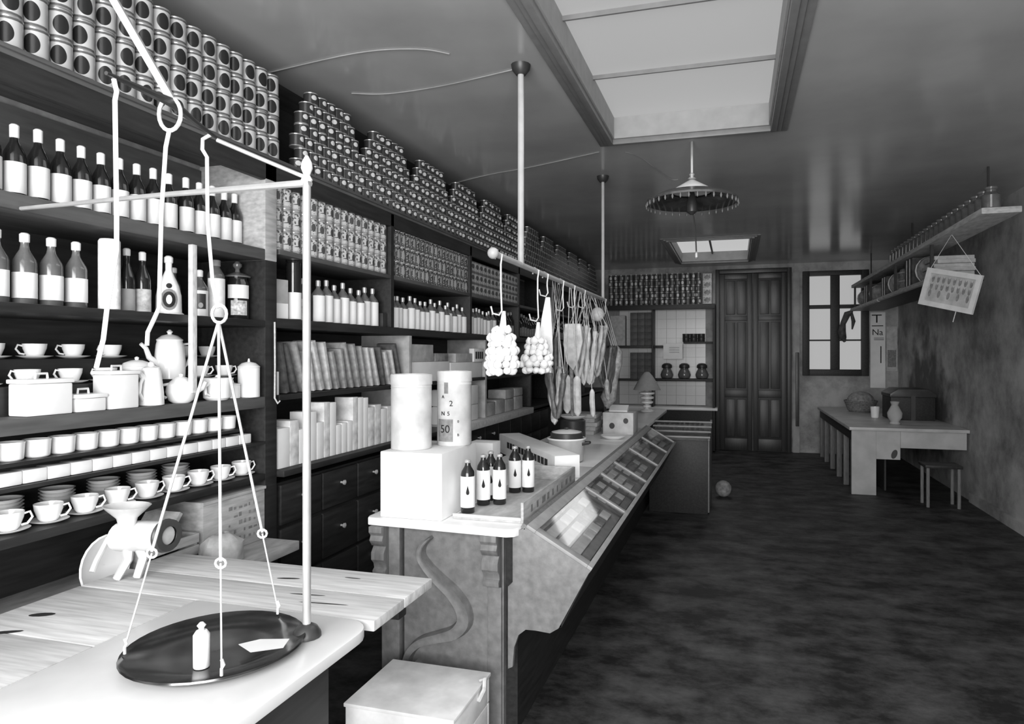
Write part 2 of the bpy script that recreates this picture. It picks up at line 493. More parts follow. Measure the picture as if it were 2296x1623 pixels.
part('shelf_board', B(-2.16, XF, Y0, 2.575, 1.145, 1.157), WOOD_D, SH)
part('shelf_board', B(BX, XF + .18, 2.01, 2.575, .68, .72), WOOD_P, SH, bevel=.004)
part('shelf_board', B(BX, XF + .02, Y0, 2.005, .68, .72), WOOD_P, SH, bevel=.004)
part('plinth', B(BX, XF - .04, Y0, 2.575, 0, .68), WOOD_D, SH)
for a, b_ in zip([2.655] + LOD, LOD + [Y1]):
    part('shelf_board', B(BX, XF, a + .02, b_ - .02, 1.335, 1.36), WOOD_D, SH, bevel=.003)
part('worktop', B(BX, XF + .04, 2.655, 4.6, .98, 1.01), WOOD_D, SH, bevel=.006)
part('worktop', B(BX, XF + .06, 4.61, 6.6, .95, 1.01), WOOD_L, SH, bevel=.006)
part('worktop', B(BX, XF + .04, 6.61, Y1, .98, 1.01), WOOD_D, SH, bevel=.006)
part('drawer_carcass', B(BX, XF - .02, 2.655, Y1, 0, .945), WOOD_D, SH)
# uprights
part('upright', B(XB, XF, 2.575, 2.655, 0, 1.98), WOOD_D, SH, bevel=.004)
part('upright', B(XB, XF, 2.575, 2.655, 1.98, 2.43), WOOD_P, SH, bevel=.004)
for y in UPD: part('upright', B(BX, XF, y - .02, y + .02, 1.72, 2.43), WOOD_D, SH, bevel=.003)
for y in LOD:
    part('upright', B(BX, XF, y - .02, y + .02, 1.01, 1.675), PAPER_G if y < 5.5 else WOOD_D, SH, bevel=.003)
part('post', B(XF, XF + .022, 2.128, 2.152, 1.40, 1.98), WOOD_L, SH, bevel=.003)
# drawers
yy = 2.68; i = 0
kn = MB().lathe([(.006, 0), (.006, .012), (.013, .018), (.014, .026), (.004, .032)], 10)
knob_me = MB().add([(z, x, y) for x, y, z in kn.v], kn.f).mesh('knob', KNOB)
while yy < 7.2:
    for z0, z1 in ((.745, .935), (.49, .725), (.235, .47)):
        d = part('drawer', B(XF - .02, XF, yy + .006, yy + .328, z0, z1), WOOD_D, SH, bevel=.005)
        if yy < 5.5:
            k = link('knob', knob_me, d, (XF - SH.location.x, yy + .167 - SH.location.y, (z0 + z1) / 2 + .02))
    yy += .335
part('hook_cord', MB().tube([(-2.035, 2.62, 1.70), (-2.035, 2.622, 1.5), (-2.035, 2.62, 1.35), (-2.03, 2.635, 1.325), (-2.03, 2.65, 1.335)], .004), ROPE, SH)

# ------------------------------------------------------------------ tins on the top shelf
LAB_A = emblem('large_tin_label', .50, .015, .022, .048, .031, band=.10, hh=.1, rough=.3)
LAB_GLINT = emblem('small_tin_glint_label', .035, .62, .0145, .036, .0125, band=None, hh=.062, rough=.28)  # pale oval is a specular highlight painted into the dark label colour
LAB_C = emblem('pale_tin_label', .50, .06, .012, .05, .02, band=.30, hh=.103, speck=95)
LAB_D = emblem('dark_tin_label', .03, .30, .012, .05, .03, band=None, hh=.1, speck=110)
def can_mb(r, h, seg=14):
    m_ = MB()
    m_.mi = 1; m_.lathe([(r * .9, .0), (r * 1.02, .0), (r * 1.02, .004), (r, .005)], seg, cap=False)
    m_.add([(r * .9 * math.cos(2 * PI * k / seg), r * .9 * math.sin(2 * PI * k / seg), .001) for k in range(seg)], [tuple(range(seg))])
    m_.mi = 0; m_.lathe([(r, .005), (r, h - .005)], seg, cap=False)
    m_.mi = 1; m_.lathe([(r, h - .005), (r * 1.02, h - .004), (r * 1.02, h), (r * .94, h), (r * .92, h - .003)], seg, cap=False)
    m_.add([(r * .92 * math.cos(2 * PI * k / seg), r * .92 * math.sin(2 * PI * k / seg), h - .003) for k in range(seg)], [tuple(range(seg))])
    return m_
LC = Kind('large_tin', [('tin', can_mb(.037, .1).mesh('large_tin', [LAB_A, TIN]))])
ZT = 2.4605
n = 0
LY = frange(1.26, 2.76, .079)
for ci, y in enumerate(LY):
    for r_ in range(4):
        LC.put((-2.105 - .004 * (r_ % 2), y + random.uniform(-.0012, .0012), ZT + r_ * .1003), 'large oval-marked tin, %s, %s column from the small squat tins' % (ROW4[r_], nth(len(LY) - 1 - ci)), 'tin', 'large tins stacked on the top shelf', random.uniform(-.95, -.25))
SC_ = Kind('small_tin', [('tin', can_mb(.036, .061, 12).mesh('small_tin', [LAB_GLINT, TIN]))])
spots = []
GR = .62; P0 = 2.83; PIT = GR / 8
for gi in range(12):
    g0 = P0 + gi * GR
    if g0 + GR > 10.6: break
    for r_ in range(4):
        for k in range(8 if r_ % 2 == 0 or True else 7):
            yy = g0 + (k + .5 + (.5 if r_ % 2 else 0)) * PIT
            spots.append((yy, r_, gi, k))
    for r_, cnt in ((4, 7), (5, 6), (6, 5)):
        for k in range(cnt): spots.append((g0 + GR / 2 + (k - (cnt - 1) / 2) * PIT, r_, gi, k))
spots.sort()
for yy, r_, gi, k in spots[:300]:
    SC_.put((-2.10, yy, ZT + r_ * .0613), 'small squat tin, %s, %s along in the %s stack from the large tins' % (ROW7[r_], nth(k), nth(gi)), 'tin', 'small tins stacked on the top shelf', random.uniform(-.7, .0))
far = MB()
cm = can_mb(.036, .061, 8)
for yy, r_, gi, k in spots[300:]:
    far.mi = 0
    o = len(far.v); far.v += [(a - 2.10, b_ + yy, c + ZT + r_ * .0613) for a, b_, c in cm.v]
    far.f += [tuple(i + o for i in q) for q in cm.f]; far.m += cm.m
fo = single('small_tins', far, [mat('far_small_tin_label', .06, .3, .5, amt=.8, scale=30), TIN], 'dim mass of small tins at the far end of the top shelf', 'tins'); fo['kind'] = 'stuff'

PC = Kind('pale_tin', [('tin', can_mb(.032, .103).mesh('pale_tin', [LAB_C, TIN]))])
for ci, y in enumerate(frange(2.70, 3.72, .0705)):
    for r_ in range(3):
        PC.put((-2.095, y, 2.0455 + r_ * .1033), 'pale patterned tin, %s, %s column from the pale shelf upright' % (ROW3[r_], nth(ci)), 'tin', 'pale tins below the top shelf', random.uniform(-.6, .3))
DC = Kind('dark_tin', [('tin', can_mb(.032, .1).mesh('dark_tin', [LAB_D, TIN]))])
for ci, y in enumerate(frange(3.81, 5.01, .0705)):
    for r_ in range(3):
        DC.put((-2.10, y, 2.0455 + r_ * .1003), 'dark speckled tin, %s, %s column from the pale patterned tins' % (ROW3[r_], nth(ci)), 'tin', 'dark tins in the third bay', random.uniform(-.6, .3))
pk = Kind('pale_packet', [('packet', B(-.045, .045, -.045, .045, 0, .09).mesh('pale_packet', emblem('pale_packet_label', .45, .08, .03, .05, .02, band=.16, hh=.09, speck=60, rough=.6), .003))])
for ci, y in enumerate(frange(5.11, 6.25, .0935)):
    for r_ in range(3):
        pk.put((-2.105, y, 2.0455 + r_ * .0902), 'pale square packet, %s, %s column from the dark speckled tins' % (ROW3[r_], nth(ci)), 'packet', 'pale packets in the fourth bay')
# ------------------------------------------------------------------ bottles
def ring_label(r, z0, z1, a0=-1.3, a1=1.3, seg=9, th=.0012, fn=None):
    vs, fs = [], []
    for i in range(seg + 1):
        a = a0 + (a1 - a0) * i / seg
        for rr, z in ((r, z0), (r + th, z0), (r + th, z1), (r, z1)):
            vs.append((rr * math.cos(a), rr * math.sin(a), z))
    for i in range(seg):
        for k in range(4): fs.append((i * 4 + k, i * 4 + (k + 1) % 4, i * 4 + 4 + (k + 1) % 4, i * 4 + 4 + k))
    fs += [(0, 1, 2, 3), (seg * 4 + 3, seg * 4 + 2, seg * 4 + 1, seg * 4)]
    return MB().add(vs, fs)
def oval_label(r, zc, a, b, th=.0012, seg=20, rings=3):
    vs = [(r + th, 0, zc)]; fs = []
    for i in range(1, rings + 1):
        for k in range(seg):
            t = 2 * PI * k / seg; yy = a * i / rings * math.cos(t); an = yy / r
            vs.append(((r + th) * math.cos(an), (r + th) * math.sin(an), zc + b * i / rings * math.sin(t)))
    for k in range(seg): fs.append((0, 1 + k, 1 + (k + 1) % seg))
    for i in range(rings - 1):
        for k in range(seg):
            k2 = (k + 1) % seg; fs.append((1 + i * seg + k, 1 + i * seg + k2, 1 + (i + 1) * seg + k2, 1 + (i + 1) * seg + k))
    return MB().add(vs, fs)
def bottle(name, r, hb, h, neck, glassm, lab, lab_m, cap_m, cap_h=.03, extra=None):
    body = MB().lathe([(r * .9, 0), (r, .006), (r, hb), (r * .92, hb + (h - hb) * .12), (neck * 1.25, hb + (h - hb) * .45), (neck, hb + (h - hb) * .6), (neck, h - cap_h)], 16)
    cap = MB().lathe([(neck * 1.02, h - cap_h), (neck * 1.25, h - cap_h + .002), (neck * 1.28, h - .004), (neck * .9, h)], 12)
    ps = [('glass', body.mesh('bottle_glass', glassm)), ('label', ring_label(r, lab[0], lab[1]).mesh('bottle_label', lab_m)), ('cap', cap.mesh('bottle_cap', cap_m))]
    if extra: ps += extra
    return Kind(name, ps)
LBL = emblem('bottle_label_print', .84, .10, .006, .07, .012, rough=.7, spec=.2, speck=70)
b1 = bottle('foil_capped_bottle', .031, .15, .255, .0105, GLASSB, (.028, .128), PAPER, ENAMEL, .045)
caps_y = [1.43, 1.50, 1.575, 1.65, 1.725, 1.80, 1.875, 1.95, 2.025, 2.10, 2.175, 2.262, 2.334, 2.408, 2.478, 2.542]
for i, y in enumerate(caps_y):
    b1.put((-2.19, y, 2.0305), 'dark bottle with white cap and label, %s from the pale upright on upper shelf' % nth(len(caps_y) - 1 - i), 'bottle', 'white-capped bottles on the upper shelf', random.uniform(-.7, -.3), (1, 1, random.uniform(.95, 1.0)))
ZB = 1.7055
def one(kind, loc, label, cat='bottle', rz=-.5): return kind.put(loc, label, cat, None, rz)
wrapped = MB().lathe([(.030, 0), (.034, .003), (.034, .24), (.030, .247)], 16)
single('wrapped_cylinder', MB().add([(x - 2.105, y + 1.835, z + ZB) for x, y, z in wrapped.v], wrapped.f), mat('spotted_white_wrapper', .82, .7, .2, amt=.2, scale=38), 'tall white paper-wrapped cylinder on the shelf beside dark bottles', 'package')
bx0 = bottle('round_bottle', .033, .13, .225, .011, GLASSM, (.02, .10), PAPER, ENAMEL, .03)
for i, y in enumerate((1.74, 1.655, 1.57, 1.485, 1.40)): bx0.put((-2.14, y, ZB), 'cloudy bottle with white label, %s beyond the tall white cylinder' % nth(i), 'bottle', 'cloudy bottles beyond the white cylinder', -.6)
b2 = bottle('slender_bottle', .027, .12, .235, .010, GLASSB, (.006, .085), PAPER_G, ENAMEL, .028)
one(b2, (-2.15, 1.945, ZB), 'slender dark bottle with short grey label next to tall white cylinder')
b3 = bottle('slender_bottle', .028, .125, .232, .010, GLASSB, (.006, .09), mat('streaked_label', .6, .7, .2, amt=.35, scale=50), ENAMEL, .034)
one(b3, (-2.15, 2.013, ZB), 'slender dark bottle with streaked pale label between grey-labelled bottle and oval flask')
# pear-shaped flask with oval emblem
fl = [('glass', MB().lathe([(.040, 0), (.047, .004), (.046, .03), (.045, .075), (.037, .115), (.022, .150), (.012, .175), (.012, .205)], 20).mesh('flask_glass', CHINA)),
      ('label', oval_label(.0462, .058, .030, .042).mesh('flask_label', GREYP)),
      ('emblem', oval_label(.0475, .058, .022, .031).mesh('flask_ring', BLACK)),
      ('emblem', oval_label(.0488, .058, .010, .018).mesh('flask_centre', PAPER)),
      ('seal', oval_label(.0395, .112, .010, .010).mesh('flask_seal', BLACK)),
      ('cap', MB().lathe([(.013, .203), (.016, .206), (.016, .226), (.010, .232)], 12).mesh('flask_cap', ENAMEL)),
      ('foot', MB().lathe([(.054, 0), (.054, .005), (.045, .012)], 20).mesh('flask_foot', CHINA))]
Kind('oval_flask', fl).put((-2.14, 2.125, ZB), 'pear-shaped white flask with dark oval emblem on the bottle shelf', 'flask', None, -.75)
b4 = bottle('squat_bottle', .029, .13, .215, .0105, GLASSM, (.01, .10), LBL, ENAMEL, .024)
one(b4, (-2.30, 2.31, ZB), 'cloudy bottle half hidden behind the pale shelf post')
b5 = bottle('dark_label_bottle', .031, .12, .20, .0105, GLASSM, (.006, .112), ENAMEL, ENAMEL, .03,
            [('inner_label', ring_label(.0322, .035, .098, -.65, .65).mesh('inner_label', IRON)), ('seal', oval_label(.0334, .05, .009, .011).mesh('label_seal', PAPER_G))])
one(b5, (-2.16, 2.305, ZB), 'bottle with dark rectangular label inside a white border', rz=-.7)
b6 = bottle('broad_label_bottle', .036, .185, .255, .016, GLASSM, (.004, .172), mat('broad_label', .85, .7, .2, amt=.12, scale=30), GREYP, .03)
one(b6, (-2.16, 2.395, ZB), 'tall bottle with broad white label right behind the hanging scale ring')
# glass-lidded jar
jr = [('jar', MB().lathe([(.045, 0), (.047, .004), (.047, .165), (.040, .178), (.040, .19)], 20).mesh('jar_glass', GLASSB)),
      ('label', ring_label(.0475, .095, .155, -1.1, 1.1).mesh('jar_label', PAPER)),
      ('label', ring_label(.0475, .02, .085, -.75, .75).mesh('jar_label_small', mat('printed_label', .6, .7, .2, amt=.6, scale=60))),
      ('lid', MB().lathe([(.055, .19), (.057, .196), (.03, .208), (.011, .215), (.009, .228), (.019, .24), (.019, .25), (.008, .262)], 20).mesh('jar_lid', GLASSM))]
Kind('lidded_jar', jr).put((-2.15, 2.515, ZB), 'dark lidded jar with knob and two stacked labels beside the shelf upright', 'jar', None, -.7)
# second bay
ZC = 1.7205
hb = [('box', B(-.04, .04, -.052, .052, 0, .19).mesh('carton', PAPER_G, .003)), ('label', B(.04, .0412, -.05, .05, .003, .075).mesh('carton_label', PAPER))]
Kind('upright_carton', hb).put((-2.13, 2.735, ZC), 'grey upright carton with white lower label standing next to tall corked bottle', 'carton', None, -.25)
b7 = bottle('tall_bottle', .037, .28, .305, .030, GLASSB, (.004, .135), PAPER, IRON, .012)
one(b7, (-2.10, 2.845, ZC), 'tall black cylinder bottle with white lower label', rz=-.6)
b8 = bottle('spotted_label_bottle', .034, .115, .22, .011, GLASSM, (.004, .112), mat('spotted_label', .72, .7, .2, amt=.55, scale=55), ENAMEL, .03)
one(b8, (-2.13, 2.96, ZC), 'cloudy bottle with spotted label beside the scale post')
b9 = bottle('white_label_bottle', .036, .15, .235, .010, GLASSM, (.004, .148), PAPER, STEEL, .035)
y = 3.08; i = 0
while y < 5.75:
    skip = any(abs(y - q) < .001 for q in ())
    if i not in (8, 9):
        b9.put((-2.12 + random.uniform(-.012, .01), y, ZC), 'slim-necked bottle with big white label, %s along the row from scale post' % nth(i), 'bottle', 'white-labelled bottles in a long row', random.uniform(-.7, -.3), (1, 1, random.uniform(.86, 1.0)))
    elif i == 8:
        single('dark_carton', B(-2.16, -2.075, y - .035, y + .03, ZC, ZC + .085), IRON, 'small black carton in a gap of the white-labelled bottle row', 'carton', bevel=.003)
    y += .0785 if y < 3.7 else .081; i += 1
b10 = bottle('dark_bottle', .032, .15, .24, .011, GLASSB, (.02, .11), GREYP, GREYP, .03)
while y < 8.9:
    b10.put((-2.12, y, ZC), 'dark dull-labelled bottle, %s along after the white-labelled row' % nth(int((y - 5.7) / .085)), 'bottle', 'dark bottles at the end of the row', -.5, (1, 1, random.uniform(.9, 1.05)))
    y += .085
# ------------------------------------------------------------------ crockery on tiers
TI = thing('tiered_riser', 'dark two-step riser holding white cups and coffee pots', 'riser', (-2.28, 1.6, 1.3605))
part('step', B(-2.40, -2.15, .9, 2.57, 1.3605, 1.45), WOOD_D, TI)
part('step', B(-2.40, -2.255, .9, 2.57, 1.45, 1.535), WOOD_D, TI)
def cup_kind(name, r, h, sw=1.5):
    cup = MB().lathe([(r * .45, .006), (r * .55, .006), (r * .72, h * .25), (r * .95, h * .7), (r, h), (r * .95, h), (r * .88, h * .7), (r * .6, h * .25), (r * .1, h * .2)], 18)
    hd = MB().tube([(0, r * .92, h * .85), (0, r * 1.3, h * .92), (0, r * 1.45, h * .65), (0, r * 1.15, h * .35), (0, r * .78, h * .3)], .0035, 6)
    sc = MB().lathe([(r * .6, 0), (r * .7, 0), (r * sw * .97, .009), (r * sw, .011), (r * sw * .93, .011), (r * .6, .005)], 20)
    return Kind(name, [('cup', cup.mesh('cup', CHINA)), ('handle', hd.mesh('cup_handle', CHINA), 0), ('saucer', sc.mesh('saucer', CHINA))])
CUP = cup_kind('cup_and_saucer', .036, .052)
for ci, y in enumerate((2.525, 2.40, 2.035, 1.88, 1.74, 1.60, 1.46)):
    CUP.put((-2.325, y, 1.5355), 'white china cup on saucer, %s from the upright on upper riser step' % nth(ci), 'cup', 'cups on the upper step', random.uniform(2.4, 3.6) if y < 2.1 else 1)
for ci, (y, rz) in enumerate(((2.485, -.6), (2.345, -.6), (1.90, 3), (1.765, 3), (1.62, 3), (1.48, 3))):
    CUP.put((-2.196, y, 1.4505), 'white china cup on saucer, %s from the upright on lower riser step' % nth(ci), 'cup', 'cups on the lower step', rz)
def pot(name, prof, lidprof, spout, handle, loc, label, cat, rz=0):
    t = thing(name, label, cat, loc, rz)
    part('body', MB().lathe(prof, 22), CHINA, t, world=False)
    ld = part('lid', MB().lathe(lidprof, 22), CHINA, t, world=False)
    if spout: part('spout', MB().tube(spout[0], spout[1], 9), CHINA, t, world=False)
    if handle: part('handle', MB().tube(handle, .006, 7), CHINA, t, world=False)
    return t
pot('coffee_pot', [(.05, 0), (.056, .003), (.058, .07), (.05, .14), (.046, .155)], [(.048, .155), (.049, .160), (.03, .176), (.008, .182), (.008, .186), (.012, .192), (.004, .2)],
    ([(0, -.05, .06), (0, -.085, .09), (0, -.098, .125), (0, -.118, .142)], [.014, .011, .009, .007]),
    [(0, .045, .14), (0, .085, .145), (0, .092, .10), (0, .075, .06), (0, .056, .045)], (-2.195, 2.185, 1.4505), 'tall white coffee pot with long spout on the riser step', 'coffee pot', -.2)
pot('lidded_bowl', [(.03, 0), (.045, .01), (.053, .035), (.05, .055)], [(.053, .055), (.045, .068), (.02, .078), (.006, .08), (.008, .088), (.003, .092)], None, None, (-2.195, 2.03, 1.4505), 'round white lidded bowl beside the tall coffee pot', 'bowl')
ZS = 1.3605
pot('chocolate_pot', [(.04, 0), (.044, .003), (.042, .05), (.036, .105), (.033, .13)], [(.034, .13), (.03, .14), (.012, .148), (.009, .16), (.003, .164)],
    ([(0, -.03, .10), (0, -.05, .115), (0, -.06, .13)], [.012, .010, .008]),
    [(0, -.036, .11), (.01, -.062, .085), (.01, -.068, .05), (0, -.04, .02)], (-2.095, 2.0, ZS), 'slim white chocolate pot with long side handle at the shelf edge', 'coffee pot', .1)
pot('teapot', [(.03, 0), (.045, .012), (.055, .045), (.05, .075), (.03, .092)], [(.031, .092), (.022, .1), (.007, .104), (.009, .113), (.003, .117)],
    ([(.0, .05, .04), (0, .078, .055), (0, .09, .08)], [.012, .009, .007]),
    [(0, -.045, .075), (0, -.078, .07), (0, -.08, .035), (0, -.052, .022)], (-2.090, 2.135, ZS), 'round white teapot at the shelf edge next to slim chocolate pot', 'teapot', -.5)
pot('cream_bowl', [(.04, 0), (.052, .01), (.055, .06), (.064, .092), (.058, .092), (.05, .06), (.03, .02)], [(.045, .084), (.03, .092), (.008, .096), (.003, .104)], None,
    [(0, -.055, .07), (0, -.085, .06), (0, -.08, .03), (0, -.052, .02)], (-2.082, 2.315, ZS), 'white handled bowl with flaring rim between teapot and domed canister', 'bowl', .2)
pot('sugar_box', [(.032, 0), (.035, .002), (.035, .055), (.033, .058)], [(.036, .058), (.036, .062), (.01, .068), (.008, .078), (.003, .08)], None, None, (-2.10, 2.42, ZS), 'low white pot with knob squeezed beside the domed canister', 'pot')
pot('domed_canister', [(.044, 0), (.046, .002), (.046, .13), (.043, .132)], [(.047, .132), (.047, .136), (.03, .152), (.006, .158), (.003, .172)], None, None, (-2.085, 2.51, ZS), 'tall white canister with domed lid at the end of the crockery shelf', 'canister')
def square_tin(name, x0, x1, y0, y1, h, label, lidk=True):
    t = thing(name, label, 'canister', ((x0 + x1) / 2, (y0 + y1) / 2, ZS))
    part('body', B(x0, x1, y0, y1, ZS, ZS + h), ENAMEL, t, bevel=.006)
    part('lid', B(x0 - .004, x1 + .004, y0 - .004, y1 + .004, ZS + h, ZS + h + .014), ENAMEL, t, bevel=.004)
    part('lid_handle', MB().tube([((x0 + x1) / 2, (y0 + y1) / 2 - .02, ZS + h + .012), ((x0 + x1) / 2, (y0 + y1) / 2 - .018, ZS + h + .03), ((x0 + x1) / 2, (y0 + y1) / 2 + .018, ZS + h + .03), ((x0 + x1) / 2, (y0 + y1) / 2 + .02, ZS + h + .012)], .004), ENAMEL, t)
square_tin('enamel_canister', -2.14, -2.06, 1.68, 1.785, .045, 'low white enamel box with loop handle beside square canister')
square_tin('enamel_canister', -2.14, -2.06, 1.80, 1.915, .12, 'tall square white enamel canister next to slim chocolate pot')
square_tin('enamel_canister', -2.14, -2.06, 1.52, 1.665, .10, 'wide white enamel canister beside the low box with loop handle')
# rows of small pots, boxes and cups
bowl = Kind('ramekin', [('ramekin', MB().lathe([(.030, 0), (.034, .004), (.037, .05), (.039, .056), (.035, .056), (.032, .05), (.029, .008), (.001, .006)], 18).mesh('ramekin', CHINA))])
for ci, y in enumerate(frange(1.42, 2.43, .0815)):
    bowl.put((-2.105, y, 1.2305), 'small white open pot, %s from the ledge end under crockery shelf' % nth(12 - ci), 'pot', 'open white pots on the narrow ledge')
sb = Kind('china_tile_box', [('box', B(-.03, .03, -.0375, .0375, 0, .042).mesh('china_box', CHINA, .006))])
for ci, y in enumerate(frange(1.40, 2.54, .0765)):
    sb.put((-2.10, y, 1.1575), 'small plain white china box, %s from the upright on lower ledge' % nth(14 - ci), 'box', 'white china boxes on the lower ledge')
BIG = cup_kind('breakfast_cup', .041, .062, 1.38)
for ci, y in enumerate((2.51, 2.385, 2.26, 2.135, 2.01, 1.885, 1.76, 1.635, 1.51, 1.385)):
    BIG.put((-2.125, y, 1.0105), 'large white breakfast cup on saucer, %s from the upright in lowest row' % nth(ci), 'cup', 'breakfast cups in the lowest row', random.uniform(-.9, -.5))
bs = MB()
for k in range(4): bs.lathe([(.025, k * .012), (.05, k * .012 + .03), (.055, k * .012 + .034), (.05, k * .012 + .034), (.02, k * .012 + .01)], 18, cap=False)
bsk = Kind('bowl_stack', [('bowls', bs.mesh('bowl_stack', CHINA))])
for ci, y in enumerate((2.32, 2.15, 1.98, 1.80, 1.62)):
    bsk.put((-2.30, y, 1.0105), 'nested white bowls behind the breakfast cups, %s stack from the upright' % nth(ci), 'bowls', 'bowl stacks behind cups')
# ------------------------------------------------------------------ lower shelf: mincer, crates
WBX = thing('wooden_case', 'printed wooden case with dark stencilled lettering on the lowest shelf', 'case', (-2.16, 2.38, .7205))
part('case_body', B(-2.30, -2.045, 2.20, 2.565, .7205, .945), WOOD_P, WBX, bevel=.003)
pm = MB()
for k in range(5):
    for j in range(7):
        yy = 2.34 + j * .03
        if random.random() < .75: pm.box(-2.045, -2.0438, yy, yy + random.uniform(.008, .024), .755 + k * .034, .755 + k * .034 + random.uniform(.008, .018))
part('stencil_print', pm, GREYP, WBX)['kind'] = 'stuff'
part('lid_board', B(-2.303, -2.04, 2.197, 2.568, .945, .957), WOOD_P, WBX)
SKB = MB()
SKB.lathe([(.045, 0), (.068, .012), (.075, .045), (.066, .085), (.045, .108), (.030, .116), (.018, .120)], 16, (-1.955, 2.20, .7205), sy=1.25)
SKB.v = [(x + random.uniform(-.007, .007), y + random.uniform(-.007, .007), z + (random.uniform(-.006, .006) if z > .74 else 0)) for x, y, z in SKB.v]
single('flour_sack', SKB, mat('pale_sackcloth', .5, .85, .2, amt=.3, scale=18), 'small bulging white bag slumped against the printed wooden case', 'bag', loc=(-1.955, 2.20, .7205))
CR = thing('small_crate', 'small open slatted crate with dark contents behind the mincer', 'crate', (-2.16, 2.06, .7205))
for z in (.7215, .765, .81):
    part('slat', B(-2.045, -2.035, 1.93, 2.17, z, z + .036), WOOD_P, CR, bevel=.002)
    part('slat', B(-2.30, -2.29, 1.93, 2.17, z, z + .036), WOOD_P, CR, bevel=.002)
for y in (1.93, 2.16):
    part('end_board', B(-2.29, -2.045, y, y + .01, .7215, .846), WOOD_P, CR, bevel=.002)
part('bottom_board', B(-2.29, -2.045, 1.94, 2.16, .7215, .73), WOOD_P, CR)
part('loose_lid', B(-2.20, -2.04, 2.03, 2.045, .80, .96, Matrix.Rotation(R(-38), 3, 'X')), WOOD_P, CR)
dk = MB()
for k in range(9): dk.ball((-2.25 + .06 * (k % 3), 1.98 + .07 * (k // 3), .80), .038, 8, 5)
part('contents', dk, IRON, CR)
ds = MB()
o_ = MB().lathe([(.001, .012), (.07, .010), (.10, .0), (.105, .004), (.075, .018), (.001, .02)], 22, cap=False)
single('large_platter', MB().add([(-2.075 - z, 1.80 + y * .95, .827 + x) for x, y, z in o_.v], o_.f), ENAMEL, 'round white platter standing on edge behind the mincer', 'platter')

# ================================================================== SCALE TABLE
ST = thing('scale_table', 'bleached plank table with marble inset under the hanging balance', 'table', (-1.45, 1.25, 0))
for k, (a, b_) in enumerate(((.5, .98), (.985, 1.30), (1.305, 1.63))):
    part('plank', B(-1.99, -1.545, a, b_, .79, .82), WOOD_L, ST, bevel=.004)
for k, (a, b_) in enumerate(((1.635, 1.81), (1.813, 2.0))):
    part('plank', B(-1.99 if k == 0 else -1.97, -.95, a, b_, .79, .82), WOOD_L, ST, bevel=.004)
ms = [(-1.535, .5), (-.945, .5), (-.94, 1.50)]
for k in range(7):
    t = k / 6 * PI / 2; ms.append((-1.02 + .08 * math.cos(t), 1.545 + .08 * math.sin(t)))
ms += [(-1.535, 1.625)]
part('marble_slab', MB().prism(ms, 'z', .795, .824), MARBLE, ST, bevel=.004)
part('body', B(-1.96, -1.30, .55, 1.95, 0, .79), WOOD_D, ST, bevel=.01)
part('batten', B(-1.30, -.99, 1.0, 1.05, .735, .79), WOOD_D, ST, bevel=.004)
part('batten', B(-1.30, -.99, 1.85, 1.90, .735, .79), WOOD_D, ST, bevel=.004)
knot = MB()
for (x, y, a, b_, rz) in ((-1.40, 1.87, .04, .007, .2), (-1.25, 1.76, .06, .004, .1), (-1.16, 1.71, .08, .004, .1), (-1.87, 1.42, .035, .014, .4), (-1.85, 1.3, .05, .01, .5), (-1.2, 1.93, .03, .004, 0)):
    knot.add([(x + a * math.cos(t) * math.cos(rz) - b_ * math.sin(t) * math.sin(rz), y + a * math.cos(t) * math.sin(rz) + b_ * math.sin(t) * math.cos(rz), .8205) for t in [2 * PI * q / 12 for q in range(12)]], [tuple(range(12))])
part('knot', knot, IRON, ST)
# gallows post and arm
GP = thing('gallows_post', 'slim iron post with horizontal arm standing on the scale table', 'post', (-1.06, 1.49, .824))
part('base', MB().lathe([(.036, .8245), (.036, .834), (.026, .85), (.012, .858)], 14, (-1.06, 1.49, 0)), IRON, GP)
part('pole', MB().tube([(-1.06, 1.49, .85), (-1.062, 1.492, 1.4), (-1.06, 1.49, 2.0)], .0105, 10), STEEL, GP)
part('finial', MB().lathe([(.012, 1.995), (.015, 2.0), (.008, 2.012), (.015, 2.03), (.013, 2.045), (.004, 2.062)], 12, (-1.06, 1.49, 0)), ENAMEL, GP)
part('arm', MB().tube([(-1.05, 1.49, 1.992), (-1.5, 1.49, 1.992), (-2.045, 1.49, 1.985)], [.010, .0075, .006], 8), STEEL, GP)
part('brace', MB().tube([(-1.06, 1.488, 2.005), (-1.14, 1.425, 2.04), (-1.225, 1.362, 2.078)], .005, 6), STEEL, GP)
# hanging balance
HB = thing('hanging_balance', 'hanging balance with dark round pan on cords over the scale table', 'scales', (-1.19, 1.19, .826))
part('beam', MB().tube([(-1.155, 1.0, 2.088), (-1.17, 1.09, 2.095), (-1.192, 1.19, 2.105), (-1.215, 1.28, 2.095), (-1.235, 1.37, 2.088)], [.004, .007, .011, .007, .004], 8), IRON, HB)
part('suspension_ring', MB().tube([(-1.193 + .024 * math.cos(t) * .962, 1.188 + .024 * math.cos(t) * .274, 2.078 + .036 * math.sin(t)) for t in [2 * PI * k / 18 for k in range(18)]], .0045, 7, True), WIRE, HB)
part('ceiling_strap', MB().tube([(-1.19, 1.19, 2.11), (-1.36, 1.0, 2.56), (-1.53, .81, 2.999)], .009, 6), mat('grey_strap', .36, .7, .3, amt=.2), HB)
part('wire', MB().tube([(-1.16, 1.021, 2.085), (-1.155, 1.023, 2.061), (-1.158, 1.022, 2.044), (-1.155, 1.023, 1.823), (-1.155, 1.023, 1.754), (-1.173, 1.018, 1.641), (-1.18, 1.016, 1.58), (-1.193, 1.012, 1.524)], .0046), WIRE, HB)
